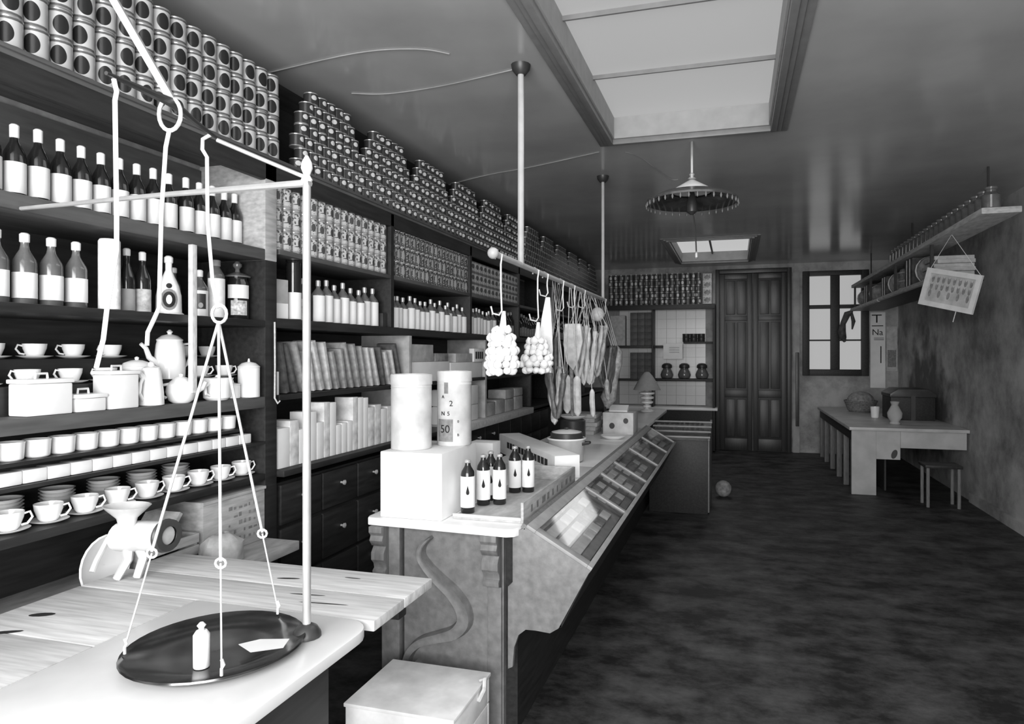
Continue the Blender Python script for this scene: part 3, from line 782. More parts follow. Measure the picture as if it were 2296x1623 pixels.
part('wire', MB().tube([(-1.194, 1.188, 2.045), (-1.202, 1.186, 2.006), (-1.211, 1.183, 1.859), (-1.216, 1.182, 1.653), (-1.227, 1.179, 1.628), (-1.24, 1.175, 1.599), (-1.242, 1.175, 1.57)], .0046), WIRE, HB)
part('wire', MB().tube([(-1.236, 1.355, 2.09), (-1.254, 1.348, 2.078), (-1.255, 1.348, 2.053), (-1.244, 1.351, 2.034), (-1.242, 1.351, 1.873), (-1.23, 1.355, 1.719), (-1.217, 1.359, 1.665)], .0046), WIRE, HB)
part('cord_ring', MB().tube([(-1.215 + .018 * math.cos(t) * .962, 1.359 + .018 * math.cos(t) * .274, 1.65 + .022 * math.sin(t)) for t in [2 * PI * k / 14 for k in range(14)]], .004, 7, True), WIRE, HB)
PCX, PCY, PR = -1.22, 1.355, .205
for an in (215, 315, 82):
    px, py = PCX + .195 * math.cos(R(an)), PCY + .195 * math.sin(R(an))
    top = Vector((-1.217, 1.359, 1.632)); bot = Vector((px, py, .862))
    mid = top.lerp(bot, .72)
    c_ = part('pan_cord', MB().tube([top, mid + Vector((0, 0, .004))], .0034, 6), WIRE, HB)
    part('cord_link', MB().tube([mid + Vector((.011 * math.cos(t), .004 * math.cos(t), .011 * math.sin(t))) for t in [2 * PI * k / 10 for k in range(10)]], .003, 6, True), WIRE, c_)
    part('pan_cord', MB().tube([mid, bot], .002, 6), WIRE, HB)
    part('pan_hook', MB().tube([bot + Vector((0, 0, .02)), bot + Vector((.006, 0, .008)), bot, bot + Vector((0, 0, -.016))], .0035, 6), WIRE, HB)
part('pan', MB().lathe([(.001, .826), (.12, .828), (.19, .838), (.205, .846), (.207, .842), (.192, .832), (.12, .8245)], 40, (PCX, PCY, 0), cap=False), BRASS, HB)
SW = thing('pan_weight', 'white knobbed cylinder weight standing in the dark scale pan', 'weight', (-1.185, 1.27, .829))
part('body', MB().lathe([(.017, 0), (.018, .002), (.018, .075), (.012, .084)], 16), CHINA, SW, world=False)
part('knob', MB().lathe([(.006, .084), (.006, .09), (.010, .096), (.004, .103)], 12), CHINA, SW, world=False)
paper = MB().add([(-1.10, 1.33, .8465), (-1.04, 1.37, .8475), (-1.06, 1.42, .846), (-1.13, 1.40, .845), (-1.16, 1.36, .8455)], [(0, 1, 2, 3, 4)])
paper.add([(x, y, z + .001) for x, y, z in paper.v], [(4, 3, 2, 1, 0)])
single('paper_scrap', paper, PAPER, 'torn white paper scrap lying in the scale pan', 'paper')
# mincer
MINC = mat('chipped_enamel', .62, .3, .5, amt=.15, scale=14)
MC = thing('meat_mincer', 'white enamelled meat mincer with flared hopper clamped on the plank table', 'mincer', (-1.90, 1.72, .82))
part('hopper', MB().lathe([(.028, .98), (.03, 1.0), (.034, 1.015), (.062, 1.04), (.078, 1.055), (.074, 1.056), (.055, 1.042), (.02, 1.0)], 20, (-1.83, 1.74, 0), cap=False, sy=.8), MINC, MC).location += Vector((-.07, -.02, .005))
bd = MB().lathe([(.030, -.085), (.046, -.08), (.05, -.02), (.048, .06), (.052, .075)], 20)
part('barrel', MB().add([(z * .85 - 1.80, y * 1 + 1.77 + z * .3, x + .95) for x, y, z in bd.v], bd.f), MINC, MC).location += Vector((-.07, -.02, .005))
rg = MB().lathe([(.030, .0), (.052, .0), (.055, .006), (.052, .02), (.030, .02)], 22, cap=False)
part('ring_nut', MB().add([(z * .85 - 1.735, y + 1.793 + z * .3, x + .95) for x, y, z in rg.v], rg.f), IRON, MC).location += Vector((-.07, -.02, .005))
dsk = MB().lathe([(.031, .004), (.031, .012)], 18)
part('cutter_plate', MB().add([(z * .85 - 1.735, y + 1.793 + z * .3, x + .95) for x, y, z in dsk.v], dsk.f), PAPER_G, MC).location += Vector((-.07, -.02, .005))
part('leg', MB().tube([(-1.83, 1.745, .92), (-1.825, 1.74, .88), (-1.85, 1.72, .8205)], [.018, .014, .012], 8), MINC, MC).location += Vector((-.07, -.02, .005))
part('leg', MB().tube([(-1.80, 1.76, .92), (-1.79, 1.765, .88), (-1.80, 1.75, .8205)], [.018, .014, .012], 8), MINC, MC).location += Vector((-.07, -.02, .005))
part('crank', MB().tube([(-1.875, 1.74, .95), (-1.90, 1.735, .945), (-1.91, 1.70, .88), (-1.905, 1.68, .85)], .009, 8), MINC, MC).location += Vector((-.07, -.02, .005))

# ================================================================== MAIN COUNTER
CT = thing('shop_counter', 'marble-topped shop counter with carved front panel and sloping glazed display', 'counter', (-1.16, 5.4, 0))
CY0, CY1 = 2.53, 8.5
rc = [(-1.51, 2.56), (-1.50, 2.53), (-.87, 2.50), (-.84, 2.515), (-.82, 2.56), (-.82, 4.05), (-1.51, 4.05)]
part('marble_slab', MB().prism(rc, 'z', .826, .86), MARBLE, CT, bevel=.006)
part('marble_slab', B(-1.51, -.82, 4.055, 5.1, .826, .86), MARBLE, CT, bevel=.004)
part('marble_slab', B(-1.51, -.82, 5.105, 6.3, .826, .86), MARBLE, CT, bevel=.004)
part('marble_slab', B(-1.51, -.82, 6.305, CY1, .826, .86), MARBLE, CT, bevel=.004)
part('front_panel', B(-1.36, -.91, 2.59, 2.62, 0, .826), WOOD_C, CT)
part('carcass', B(-1.46, -.86, 2.62, 8.45, 0, .826), WOOD_D, CT)
part('stile', B(-1.46, -1.375, 2.575, 2.62, 0, .826), WOOD_C, CT, bevel=.004)
part('stile', B(-.975, -.915, 2.575, 2.62, 0, .826), WOOD_C, CT, bevel=.004)
scroll = [(-1.226, .783), (-1.263, .748), (-1.272, .704), (-1.243, .659), (-1.188, .608), (-1.127, .558), (-1.083, .498), (-1.077, .443), (-1.117, .396), (-1.188, .37), (-1.27, .341), (-1.321, .294), (-1.338, .235), (-1.301, .211), (-1.28, .235), (-1.297, .255)]
rad = [.006, .012, .016, .020, .024, .028, .032, .034, .030, .024, .020, .018, .016, .014, .012, .008]
def smooth_path(p, r, k=4):
    out, ro = [], []
    for i in range(len(p) - 1):
        a, b_, c, d = p[max(i - 1, 0)], p[i], p[i + 1], p[min(i + 2, len(p) - 1)]
        for j in range(k):
            t = j / k
            out.append(tuple(.5 * (2 * b_[q] + (c[q] - a[q]) * t + (2 * a[q] - 5 * b_[q] + 4 * c[q] - d[q]) * t * t + (3 * b_[q] - a[q] - 3 * c[q] + d[q]) * t ** 3) for q in range(len(b_))))
            ro.append(r[i] + (r[i + 1] - r[i]) * t)
    out.append(p[-1]); ro.append(r[-1]); return out, ro
sp_, sr_ = smooth_path(scroll, rad)
# flat strap relief: raised ribbon with rounded lip
def ribbon(path, rr, y0, y1):
    m_ = MB(); n_ = len(path); vs = []
    for i, (x, z) in enumerate(path):
        a = path[max(i - 1, 0)]; b_ = path[min(i + 1, n_ - 1)]
        tx, tz = b_[0] - a[0], b_[1] - a[1]; l = math.hypot(tx, tz) or 1
        nx, nz_ = -tz / l, tx / l
        for s_, y in ((1, y0), (.75, y1), (.2, y1 + .006), (-.2, y1 + .006), (-.75, y1), (-1, y0)):
            vs.append((x + nx * rr[i] * s_, y, z + nz_ * rr[i] * s_))
    fs = [(i * 6 + k, i * 6 + k + 1, (i + 1) * 6 + k + 1, (i + 1) * 6 + k) for i in range(n_ - 1) for k in range(5)]
    fs += [tuple(range(6)), tuple((n_ - 1) * 6 + 5 - k for k in range(6))]
    return m_.add(vs, fs)
part('carved_scroll', ribbon(sp_, sr_, 2.589, 2.55), WOOD_C, CT)
def corbel(x0, x1):
    pr = [(2.575, .825), (2.51, .825), (2.51, .80), (2.525, .785), (2.515, .765), (2.535, .74), (2.55, .735), (2.53, .71), (2.53, .68), (2.55, .66), (2.555, .64), (2.54, .63), (2.545, .61), (2.575, .60)]
    return MB().prism(pr, 'x', x0, x1)
part('corbel', corbel(-1.485, -1.425), WOOD_M, CT, bevel=.002)
part('corbel', corbel(-.985, -.915), WOOD_M, CT, bevel=.002)
# display case
DX = [(-.80, .862), (-.535, .712), (-.545, .70), (-.665, .475), (-.70, .452), (-.76, .456), (-.80, .455), (-.83, .43), (-.848, .38), (-.855, .30), (-.875, .29), (-.875, .62), (-.855, .64), (-.855, .84)]
part('case_end', MB().prism(DX, 'y', 2.54, 2.565), WOOD_C, CT, bevel=.002)
part('case_end', MB().prism(DX, 'y', 6.38, 6.40), WOOD_C, CT)
part('case_front', MB().prism([(-.555, .70), (-.545, .698), (-.66, .47), (-.672, .475)], 'y', 2.565, 6.38), WOOD_D, CT)
part('case_bottom', MB().prism([(-.66, .47), (-.66, .485), (-.855, .485), (-.855, .47)], 'y', 2.565, 6.38), WOOD_D, CT)
part('case_tray', MB().prism([(-.575, .690), (-.575, .700), (-.85, .850), (-.85, .84)], 'y', 2.57, 6.375), mat('case_lining', .35, .8, .2, amt=.2), CT)
FR = mat('case_frame_wood', .30, .45, .4, amt=.15)
sl = math.atan2(.712 - .862, -.535 + .80)
def slant(t0, t1, y0, y1, h0, h1):
    """box lying on the sloping top; t runs 0..1 from the inner to the outer edge"""
    m_ = MB(); vs = []
    ex, ez = .265, -.15; l = math.hypot(ex, ez); nx, nz_ = -ez / l, ex / l
    for hh in (h0, h1):
        for y in (y0, y1):
            for t in (t0, t1): vs.append((-.80 + ex * t + nx * hh, y, .862 + ez * t + nz_ * hh))
    return m_.add(vs, [(0, 2, 3, 1), (4, 5, 7, 6), (0, 1, 5, 4), (2, 6, 7, 3), (0, 4, 6, 2), (1, 3, 7, 5)])
part('case_rail', slant(0, .14, 2.54, 6.40, .0, .014), FR, CT, bevel=.002)
part('case_rail', slant(.93, 1.0, 2.54, 6.40, .0, .014), FR, CT, bevel=.002)
divs = [2.54, 3.47, 3.90, 4.34, 5.0, 5.7, 6.40]
for i, y in enumerate(divs):
    a, b_ = (y, y + .05) if i == 0 else ((y - .03, y) if i == len(divs) - 1 else (y - .016, y + .016))
    part('case_rail', slant(.14, .93, a, b_, .0, .014), FR, CT, bevel=.002)
for a, b_ in zip(divs[:-1], divs[1:]):
    part('glass_pane', slant(.14, .93, a + .016, b_ - .016, .004, .007), CASEGLASS, CT)
part('case_ledge', slant(-.06, 0, 2.54, 6.40, -.01, .01), WOOD_M, CT)
# goods in the display case: flat packets on the sloping tray
def tray_z(x): return .700 + (-.575 - x) / .275 * .150
pi_ = 0
DPK = [mat('display_packet_white', .80, .7, .3, amt=.12, scale=30), mat('display_packet_grey', .32, .6, .3, amt=.4, scale=40)]
tilt = math.atan2(.150, .275)
pk_me = [B(-.024, .024, -.15, .15, 0, .010).mesh('display_packet', m_, .002) for m_ in DPK]
pk_sm = [B(-.024, .024, -.047, .047, 0, .012).mesh('display_packet', m_, .002) for m_ in DPK]
def lay(x, y, me, label, grp):
    o = tag(link('display_packet', me, None, (x, y, tray_z(x) + .0015), (0, tilt, 0)), label, 'packet', grp)
PX = [-.795, -.741, -.687, -.633]
STEP = ['top', 'upper middle', 'lower middle', 'bottom']
for r_ in range(4):
    lay(PX[r_], 2.745, pk_me[0], 'long white packet under the first display pane, %s strip' % STEP[r_], 'long packets under the first pane')
    lay(PX[r_], 2.965, pk_sm[0], 'short white packet touching the long packets, %s of its row' % STEP[r_], 'short packets under the first pane')
    lay(PX[r_], 3.075, pk_sm[0 if r_ != 2 else 1], 'short packet in the second short row under the first pane, %s one' % STEP[r_], 'second row packets under the first pane')
    lay(PX[r_], 3.20, pk_sm[1], 'short grey packet in the third short row under the first pane, %s one' % STEP[r_], 'grey packets under the first pane')
    lay(PX[r_], 3.34, pk_sm[0 if r_ % 2 else 1], 'short packet next to the first glazing bar, %s one' % STEP[r_], 'edge packets under the first pane')
y = 3.58
while y < 6.3:
    if min(abs(y - q) for q in divs) > .07:
        for r_ in range(4):
            lay(PX[r_], y, pk_sm[random.choice((0, 0, 1))], 'small flat packet beyond the first glazing bar, row %s, %s one' % (nth(pi_), STEP[r_]), 'packets under the farther panes')
        pi_ += 1
    y += .105
# return counter with glazed top
RC = thing('return_case', 'short dark return counter with slatted glazed sloping top at the counter end', 'counter', (-.53, 6.9, 0))
part('body', B(-.815, -.25, 6.66, 7.35, 0, .72), WOOD_D, RC, bevel=.006)
part('end_panel', B(-.25, -.235, 6.66, 7.35, .02, .72), WOOD_M, RC, bevel=.003)
part('side_panel', MB().prism([(6.62, .74), (7.36, .855), (7.36, .72), (6.62, .72)], 'x', -.25, -.23), WOOD_M, RC)
for k in range(4):
    y0 = 6.60 + k * .19; z0 = .745 + k * .03
    part('glazing_bar', B(-.815, -.225, y0, y0 + .035, z0, z0 + .016), FR, RC, bevel=.002)
    if k < 3: part('glass_pane', MB().prism([(y0 + .035, z0 + .006), (y0 + .19, z0 + .034), (y0 + .19, z0 + .038), (y0 + .035, z0 + .01)], 'x', -.81, -.23), CASEGLASS, RC)
part('lining', MB().prism([(6.62, .722), (7.35, .722), (7.35, .80)], 'x', -.81, -.255), mat('case_lining2', .4, .8, .2, amt=.3), RC)
# ------------------------------------------------------------------ goods on the counter
ZK = .8605
single('large_white_box', B(-1.45, -1.165, 2.545, 2.93, ZK, 1.14), PAPER, 'plain white cardboard box on the counter under two big round tins', 'box', bevel=.006)
def big_tin(name, x, y, r, h, label, prints):
    t = thing(name, label, 'tin', (x, y, 1.1405), 0)
    bm_ = mat('pale_litho_tin', .60, .35, .45, amt=.2, scale=12)
    part('body', MB().lathe([(r * .97, 0), (r, .003), (r, h * .82), (r * 1.015, h * .825), (r, h * .83), (r, h * .86)], 32), bm_, t, world=False)
    part('lid', MB().lathe([(r * 1.03, h * .86), (r * 1.03, h * .985), (r * 1.0, h), (r * .9, h), (r * .88, h - .006)], 32), bm_, t, world=False)
    for kind, body, size, an, z in prints:
        if kind == 'txt': vs, fs = text_mb(body, size)
        else:
            n1, n2 = 8, 2; vs = [((i / n1 - .5) * size[0], (j / n2 - .5) * size[1], 0) for j in range(n2 + 1) for i in range(n1 + 1)]
            fs = [(j * (n1 + 1) + i, j * (n1 + 1) + i + 1, (j + 1) * (n1 + 1) + i + 1, (j + 1) * (n1 + 1) + i) for j in range(n2) for i in range(n1)]
        rr = r + .0015
        pts = [((rr + q[2]) * math.cos(an + q[0] / rr), (rr + q[2]) * math.sin(an + q[0] / rr), z + q[1]) for q in vs]
        part('print', MB().add(pts, fs), GREYP if kind != 'txt' else BLACK, t, smooth=False, world=False)
    return t
big_tin('biscuit_tin', -1.365, 2.665, .088, .325, 'plain pale round lidded tin on the white box', [])
big_tin('biscuit_tin', -1.235, 2.835, .078, .335, 'pale printed round tin with dark lettering behind the plain round tin',
        [('pl', '', (.08, .10), -1.75, .07), ('txt', '50', .05, -1.72, .075), ('txt', '2', .035, -1.35, .19), ('txt', 'N', .026, -1.85, .145), ('txt', '5', .026, -1.5, .145), ('txt', 'A', .02, -1.85, .22), ('txt', 'B', .016, -.95, .05), ('txt', '0', .016, -.95, .11), ('pl', '', (.02, .05), -1.65, .26)])
# tray crate
TC = thing('shallow_crate', 'shallow wooden crate with printed side board holding stout bottles', 'crate', (-.98, 3.05, ZK))
part('bottom_board', B(-1.14, -.84, 2.60, 3.52, ZK, ZK + .010), WOOD_P, TC, bevel=.002)
part('side_board', B(-.84, -.828, 2.60, 3.52, ZK, ZK + .085), WOOD_P, TC, bevel=.002)
part('end_board', B(-1.14, -.84, 3.508, 3.52, ZK + .01, ZK + .085), WOOD_P, TC, bevel=.002)
part('front_lip', B(-1.14, -.84, 2.60, 2.61, ZK + .01, ZK + .022), WOOD_L, TC)
for k in range(9):
    yy = 2.70 + k * .085; part('stencil_mark', B(-.828, -.827, yy, yy + random.uniform(.025, .06), ZK + .025, ZK + .055), GREYP, TC, smooth=False)
LCN = thing('long_carton', 'long white carton with row of dark slots lying slantwise across the counter', 'carton', (-1.24, 4.05, ZK), math.atan2(3.585 - 4.50, -.906 + 1.56))
part('carton', B(-.56, .56, -.05, .10, 0, .13), PAPER, LCN, bevel=.004, world=False)
for k in range(13):
    part('slot', B(-.36 + k * .063, -.36 + k * .063 + .048, -.0515, -.0495, .055, .095), IRON, LCN, smooth=False, world=False)
single('white_block', B(-1.36, -1.22, 3.30, 3.42, ZK, ZK + .225), PAPER, 'upright white packet standing behind the stout bottles', 'packet', bevel=.004)
sbk = Kind('stout_bottle', [
    ('glass', MB().lathe([(.027, 0), (.030, .004), (.030, .165), (.027, .178), (.015, .198), (.012, .206), (.012, .216)], 18).mesh('stout_glass', GLASSB)),
    ('label', ring_label(.0303, .026, .158, -2.6, 2.6, 16).mesh('stout_label', PAPER)),
    ('emblem', MB().add([(.0322, 0, .122), (.0318, -.006, .098), (.0317, -.0075, .09), (.0318, -.005, .083), (.0322, 0, .081), (.0318, .005, .083), (.0317, .0075, .09), (.0318, .006, .098)], [tuple(range(8))]).mesh('stout_emblem', BLACK)),
    ('cap', MB().lathe([(.0125, .214), (.014, .216), (.014, .224), (.008, .228)], 12).mesh('stout_cap', STEEL))])
for x, y, lb in ((-1.105, 2.68, 'stout bottle with white label and dark drop mark standing at the crate lip'), (-1.095, 2.84, 'stout bottle right behind the one at the crate lip'),
                 (-1.03, 2.875, 'stout bottle beside the second one behind the crate lip'), (-1.10, 2.95, 'stout bottle touching the big white box corner'),
                 (-1.045, 3.14, 'stout bottle in the rear pair before the slotted carton'), (-.985, 3.17, 'stout bottle in the rear pair away from the white box')):
    sbk.put((x, y, ZK + .0105), lb, 'bottle', 'stout bottles in the crate', -1.2)
# casserole and dishes
CA = thing('casserole', 'pale round casserole with white lid behind the slotted carton', 'casserole', (-1.045, 4.20, ZK))
part('pot', MB().lathe([(.09, 0), (.108, .01), (.118, .11), (.122, .15), (.115, .15), (.10, .03), (.001, .02)], 26), mat('salt_glazed_ware', .45, .35, .45, amt=.25, scale=7), CA, world=False)
part('rim', MB().tube([(.122 * math.cos(t), .122 * math.sin(t), .15) for t in [2 * PI * k / 26 for k in range(26)]], .006, 6, True), CHINA, CA, world=False)
part('collar', MB().lathe([(.105, .12), (.105, .185), (.09, .19)], 26), IRON, CA, world=False)
ld_ = part('lid', MB().lathe([(.095, .188), (.098, .192), (.05, .203), (.012, .206)], 26), CHINA, CA, world=False)
part('lid_knob', MB().lathe([(.010, .205), (.016, .212), (.012, .22), (.003, .222)], 12), IRON, ld_, world=False)
part('handle', MB().tube([(.11, .04, .12), (.148, .02, .125), (.148, -.02, .125), (.11, -.04, .12)], .010, 7), IRON, CA, world=False)
def dish(name, x, y, z, r, label, m_=CHINA):
    return single(name, MB().lathe([(r * .55, 0), (r * .6, 0), (r, .028), (r * 1.02, .032), (r * .95, .032), (r * .5, .010), (.001, .009)], 26, (x, y, z)), m_, label, 'dish', loc=(x, y, z))
single('dark_stand', MB().lathe([(.09, 0), (.10, .01), (.10, .17), (.085, .18)], 20, (-1.23, 5.15, ZK)), IRON, 'round dark drum on the counter under a white dish', 'drum')
dish('white_dish', -1.23, 5.15, ZK + .181, .11, 'shallow white dish on the round dark drum')
dish('white_dish', -.955, 5.42, ZK, .105, 'white dish in front of the spotted biscuit box')
for k in range(5):
    single('paper_bundle', B(-1.42 + .01 * (k % 2), -1.16 + .012 * (k % 3), 5.62 + .01 * k, 5.95, ZK + k * .035, ZK + k * .035 + .0345), WOOD_P if k % 2 else PAPER_G, 'flat paper bundle, %s up in the low pile beside the spotted box' % nth(k), 'bundle', 'paper bundles in a pile', bevel=.004)
SBX = thing('spotted_box', 'pale box with dark round spots on the counter behind a white dish', 'box', (-.96, 5.86, ZK))
part('box', B(-1.10, -.835, 5.72, 6.0, ZK, ZK + .19), PAPER_G if False else mat('pale_card', .60, .7, .2, amt=.15), SBX, bevel=.006)
for (x, z, r_) in ((-1.02, .075, .024), (-.90, .12, .022)):
    part('spot', MB().add([(x + r_ * math.cos(t), 5.7185, ZK + z + r_ * 1.1 * math.sin(t)) for t in [2 * PI * q / 14 for q in range(14)]] + [(x + r_ * math.cos(t), 5.7195, ZK + z + r_ * 1.1 * math.sin(t)) for t in [2 * PI * q / 14 for q in range(14)]], [tuple(range(14)), tuple(range(27, 13, -1))]), IRON, SBX, smooth=False)
part('flap', B(-1.06, -.90, 5.80, 5.90, ZK + .19, ZK + .225, Matrix.Rotation(R(25), 3, 'X')), PAPER, SBX)
CL = thing('cone_lamp', 'table lamp with pale conical shade on a turned white stem', 'lamp', (-1.03, 8.2, ZK))
part('base', MB().lathe([(.08, 0), (.085, .01), (.03, .03), (.02, .04)], 18), CHINA, CL, world=False)
part('stem', MB().lathe([(.02, .04), (.05, .05), (.05, .07), (.022, .08), (.075, .10), (.075, .12), (.024, .135), (.085, .155), (.085, .175), (.03, .19), (.095, .21), (.095, .23), (.03, .245), (.02, .27)], 18), CHINA, CL, world=False)
part('shade', MB().lathe([(.165, .26), (.167, .262), (.12, .35), (.07, .43), (.03, .475), (.015, .48), (.028, .468), (.115, .348), (.16, .264)], 22, cap=False), mat('lamp_shade_card', .36, .7, .2, amt=.1), CL, world=False)
# ------------------------------------------------------------------ lower shelf goods, bays two to four
for k in range(17):
    y = 2.72 + k * .072
    if y > 3.88: break
    h_ = random.uniform(.20, .27); th_ = random.uniform(.015, .03)
    a = R(random.uniform(12, 20))
    m_ = B(-.13, .0, -th_ / 2, th_ / 2, 0, h_)
    me = m_.mesh('leaning_packet', [mat('leaning_packet_pale', .50, .7, .25, amt=.35, scale=26), mat('leaning_packet_grey', .30, .7, .25, amt=.4, scale=26), mat('leaning_packet_dark', .10, .7, .25, amt=.5, scale=26)][random.choice((0, 0, 1, 1, 2))], .003)
    tag(link('leaning_packet', me, None, (-2.075, y + .05, 1.363 + th_ / 2 * math.sin(a)), (a, 0, 0)), 'thin printed packet, %s from the dark upright in the leaning row' % nth(k), 'packet', 'leaning packets under the bottles')
single('white_carton', B(-2.13, -2.065, 2.665, 2.69, 1.3605, 1.47), PAPER, 'narrow white card standing first in front of the leaning packets', 'card', bevel=.002)
y = 2.68; cart = []
for wd, hh in ((.085, .19), (.07, .22), (.08, .17), (.06, .25), (.06, .19), (.055, .29), (.055, .285), (.05, .16), (.055, .165), (.05, .17), (.055, .30), (.055, .295), (.05, .29), (.07, .23), (.075, .24), (.07, .21), (.07, .22), (.06, .2)):
    if y + wd < 3.955: cart.append((y, wd, hh)); y += wd + .002
for ci, (y, wd, hh) in enumerate(cart):
    single('white_carton', B(-2.18, -2.062, y, y + wd, 1.0105, 1.0105 + hh), random.choice((PAPER, PAPER, mat('soft_white_paper', .7, .75, .2, amt=.3, scale=18))), 'white upright carton above the drawers, %s from the dark upright' % nth(ci), 'carton', 'white cartons above the drawers', bevel=.004)
for (y0, y1, z0, z1, m_, lb) in ((4.03, 4.66, 1.3605, 1.50, PAPER, 'wide white box in the bay under white-labelled bottles'),
                                (4.68, 5.33, 1.3605, 1.49, PAPER, 'wide white box beside the pale shelf divider'),
                                (4.05, 4.38, 1.5005, 1.62, PAPER_G, 'grey box on the wide white box'),
                                (4.42, 4.64, 1.5005, 1.56, SACK, 'low mottled box beside the grey box'),
                                (4.78, 5.15, 1.4905, 1.56, PAPER_G, 'grey flat box on the white box by the divider')):
    single('stock_box', B(-2.34, -2.07, y0, y1, z0, z1), m_, lb, 'box', bevel=.005)
for k, (y0, z0, hh) in enumerate(((4.70, 1.0105, .14), (4.70, 1.1510, .13), (4.98, 1.0105, .13), (4.98, 1.1410, .16), (5.40, 1.0105, .12), (5.66, 1.0105, .13), (5.92, 1.0105, .12), (6.2, 1.0105, .13), (5.92, 1.1310, .09), (6.2, 1.1410, .08))):
    single('parcel', B(-2.24, -2.06, y0, y0 + .245, z0, z0 + hh), PAPER if k < 4 else PAPER_G, '%s parcel on the pale worktop, %s' % ('white' if k < 4 else 'grey', ['under another by the round tins', 'on top by the round tins', 'under the tallest one', 'tallest, beside the lettered box', 'first of the grey row', 'second of the grey row', 'third of the grey row', 'last of the grey row', 'lying on the third grey one', 'lying on the last grey one'][k]), 'parcel', 'parcels on the pale worktop', bevel=.012)
LBX = thing('lettered_box', 'small white box with dark lettering beside the hanging garlic', 'box', (-2.10, 5.22, 1.3605))
# ================================================================== HANGING RAIL
RAILM = mat('dull_white_paint', .46, .4, .4, amt=.1)
HR = thing('hanging_rail', 'white round rail hung from ceiling on two rods above the counter', 'rail', (-1.03, 4.1, 2.0))
part('rail', MB().tube([(-1.03, 2.80, 2.0), (-1.03, 5.47, 2.0)], .0145, 10), RAILM, HR)
part('end_knob', MB().ball((-1.03, 2.79, 2.0), .026, 12, 8), RAILM, HR)
for y, r_ in ((3.19, .016), (5.36, .013)):
    rod = part('hanger_rod', MB().tube([(-1.03, y, 2.0), (-1.03, y, 2.985)], r_, 10), RAILM, HR)
    part('ceiling_rose', MB().lathe([(.025, 2.95), (.045, 2.975), (.05, 2.9995)], 14, (-1.03, y, 0)), IRON, rod)
def hook(y, L, label, bend=.02):
    return single('wire_hook', MB().tube([(-1.045, y - .006, 1.983), (-1.035, y - .004, 2.018), (-1.012, y, 2.004), (-1.02, y + .004, 1.96), (-1.03 + bend * .4, y + .01, 2.0 - L * .6), (-1.03 + bend * .6, y + .012, 2.0 - L), (-1.03, y + .01, 2.0 - L - .02), (-1.06, y + .006, 2.0 - L - .012), (-1.066, y, 2.0 - L + .02)], .0042, 6), WIRE, label, 'hook')
hook(2.86, .25, 'long wire hook on the rail carrying the first garlic bunch')
hook(3.45, .25, 'long wire hook on the rail carrying the second garlic bunch')
hook(3.64, .10, 'short wire hook on the rail next to the pale stockfish')
hook(4.0, .16, 'wire hook on the rail above the dark sausage cluster')
hook(4.3, .12, 'wire hook on the rail above the looped sausages')
hook(4.62, .10, 'wire hook on the rail above the round cheese')
hook(5.41, .10, 'wire hook near the far rod of the rail')
bulb_me = []
for s_ in (.021, .024, .019):
    m_ = MB(); n_ = 12
    m_.lathe([(.004, -s_ * .85), (s_ * .62, -s_ * .72), (s_ * .97, -s_ * .2), (s_, .05 * s_), (s_ * .86, s_ * .5), (s_ * .4, s_ * .88), (s_ * .16, s_ * 1.12)], n_)
    bulb_me.append(m_.mesh('bulb', GARLIC))
def garlic(y, top, prof, label):
    hgt = prof[-1][0]
    t = thing('garlic_bunch', label, 'garlic', (-1.03, y, top - hgt))
    part('braid', MB().tube([(.005, .012, hgt + .085), (.005, .006, hgt + .03), (0, 0, hgt * .85), (0, 0, .03)], [.009, .015, .022, .03], 8), GARLIC, t, world=False)
    z = .012; ring = 0
    while z < hgt:
        for (z0, r0), (z1, r1) in zip(prof[:-1], prof[1:]):
            if z0 <= z <= z1: rr = r0 + (r1 - r0) * (z - z0) / (z1 - z0)
        n_ = max(3, int(2 * PI * rr / .037))
        for k in range(n_):
            an = 2 * PI * (k + .5 * (ring % 2)) / n_ + random.uniform(-.12, .12); q = rr * random.uniform(.86, 1.06)
            link('bulb', random.choice(bulb_me), t, (q * math.cos(an), q * math.sin(an), z + random.uniform(-.006, .006)), (random.uniform(-.5, .5), random.uniform(-.5, .5), random.uniform(0, 6)))
        z += .031; ring += 1
garlic(2.905, 1.665, [(0, .052), (.05, .064), (.10, .062), (.14, .046), (.17, .05), (.205, .022)], 'white garlic bunch hung beside the rail end knob')
garlic(3.47, 1.64, [(0, .05), (.04, .078), (.08, .072), (.11, .05), (.15, .054), (.185, .024)], 'white garlic bunch hung beside the pale stockfish')
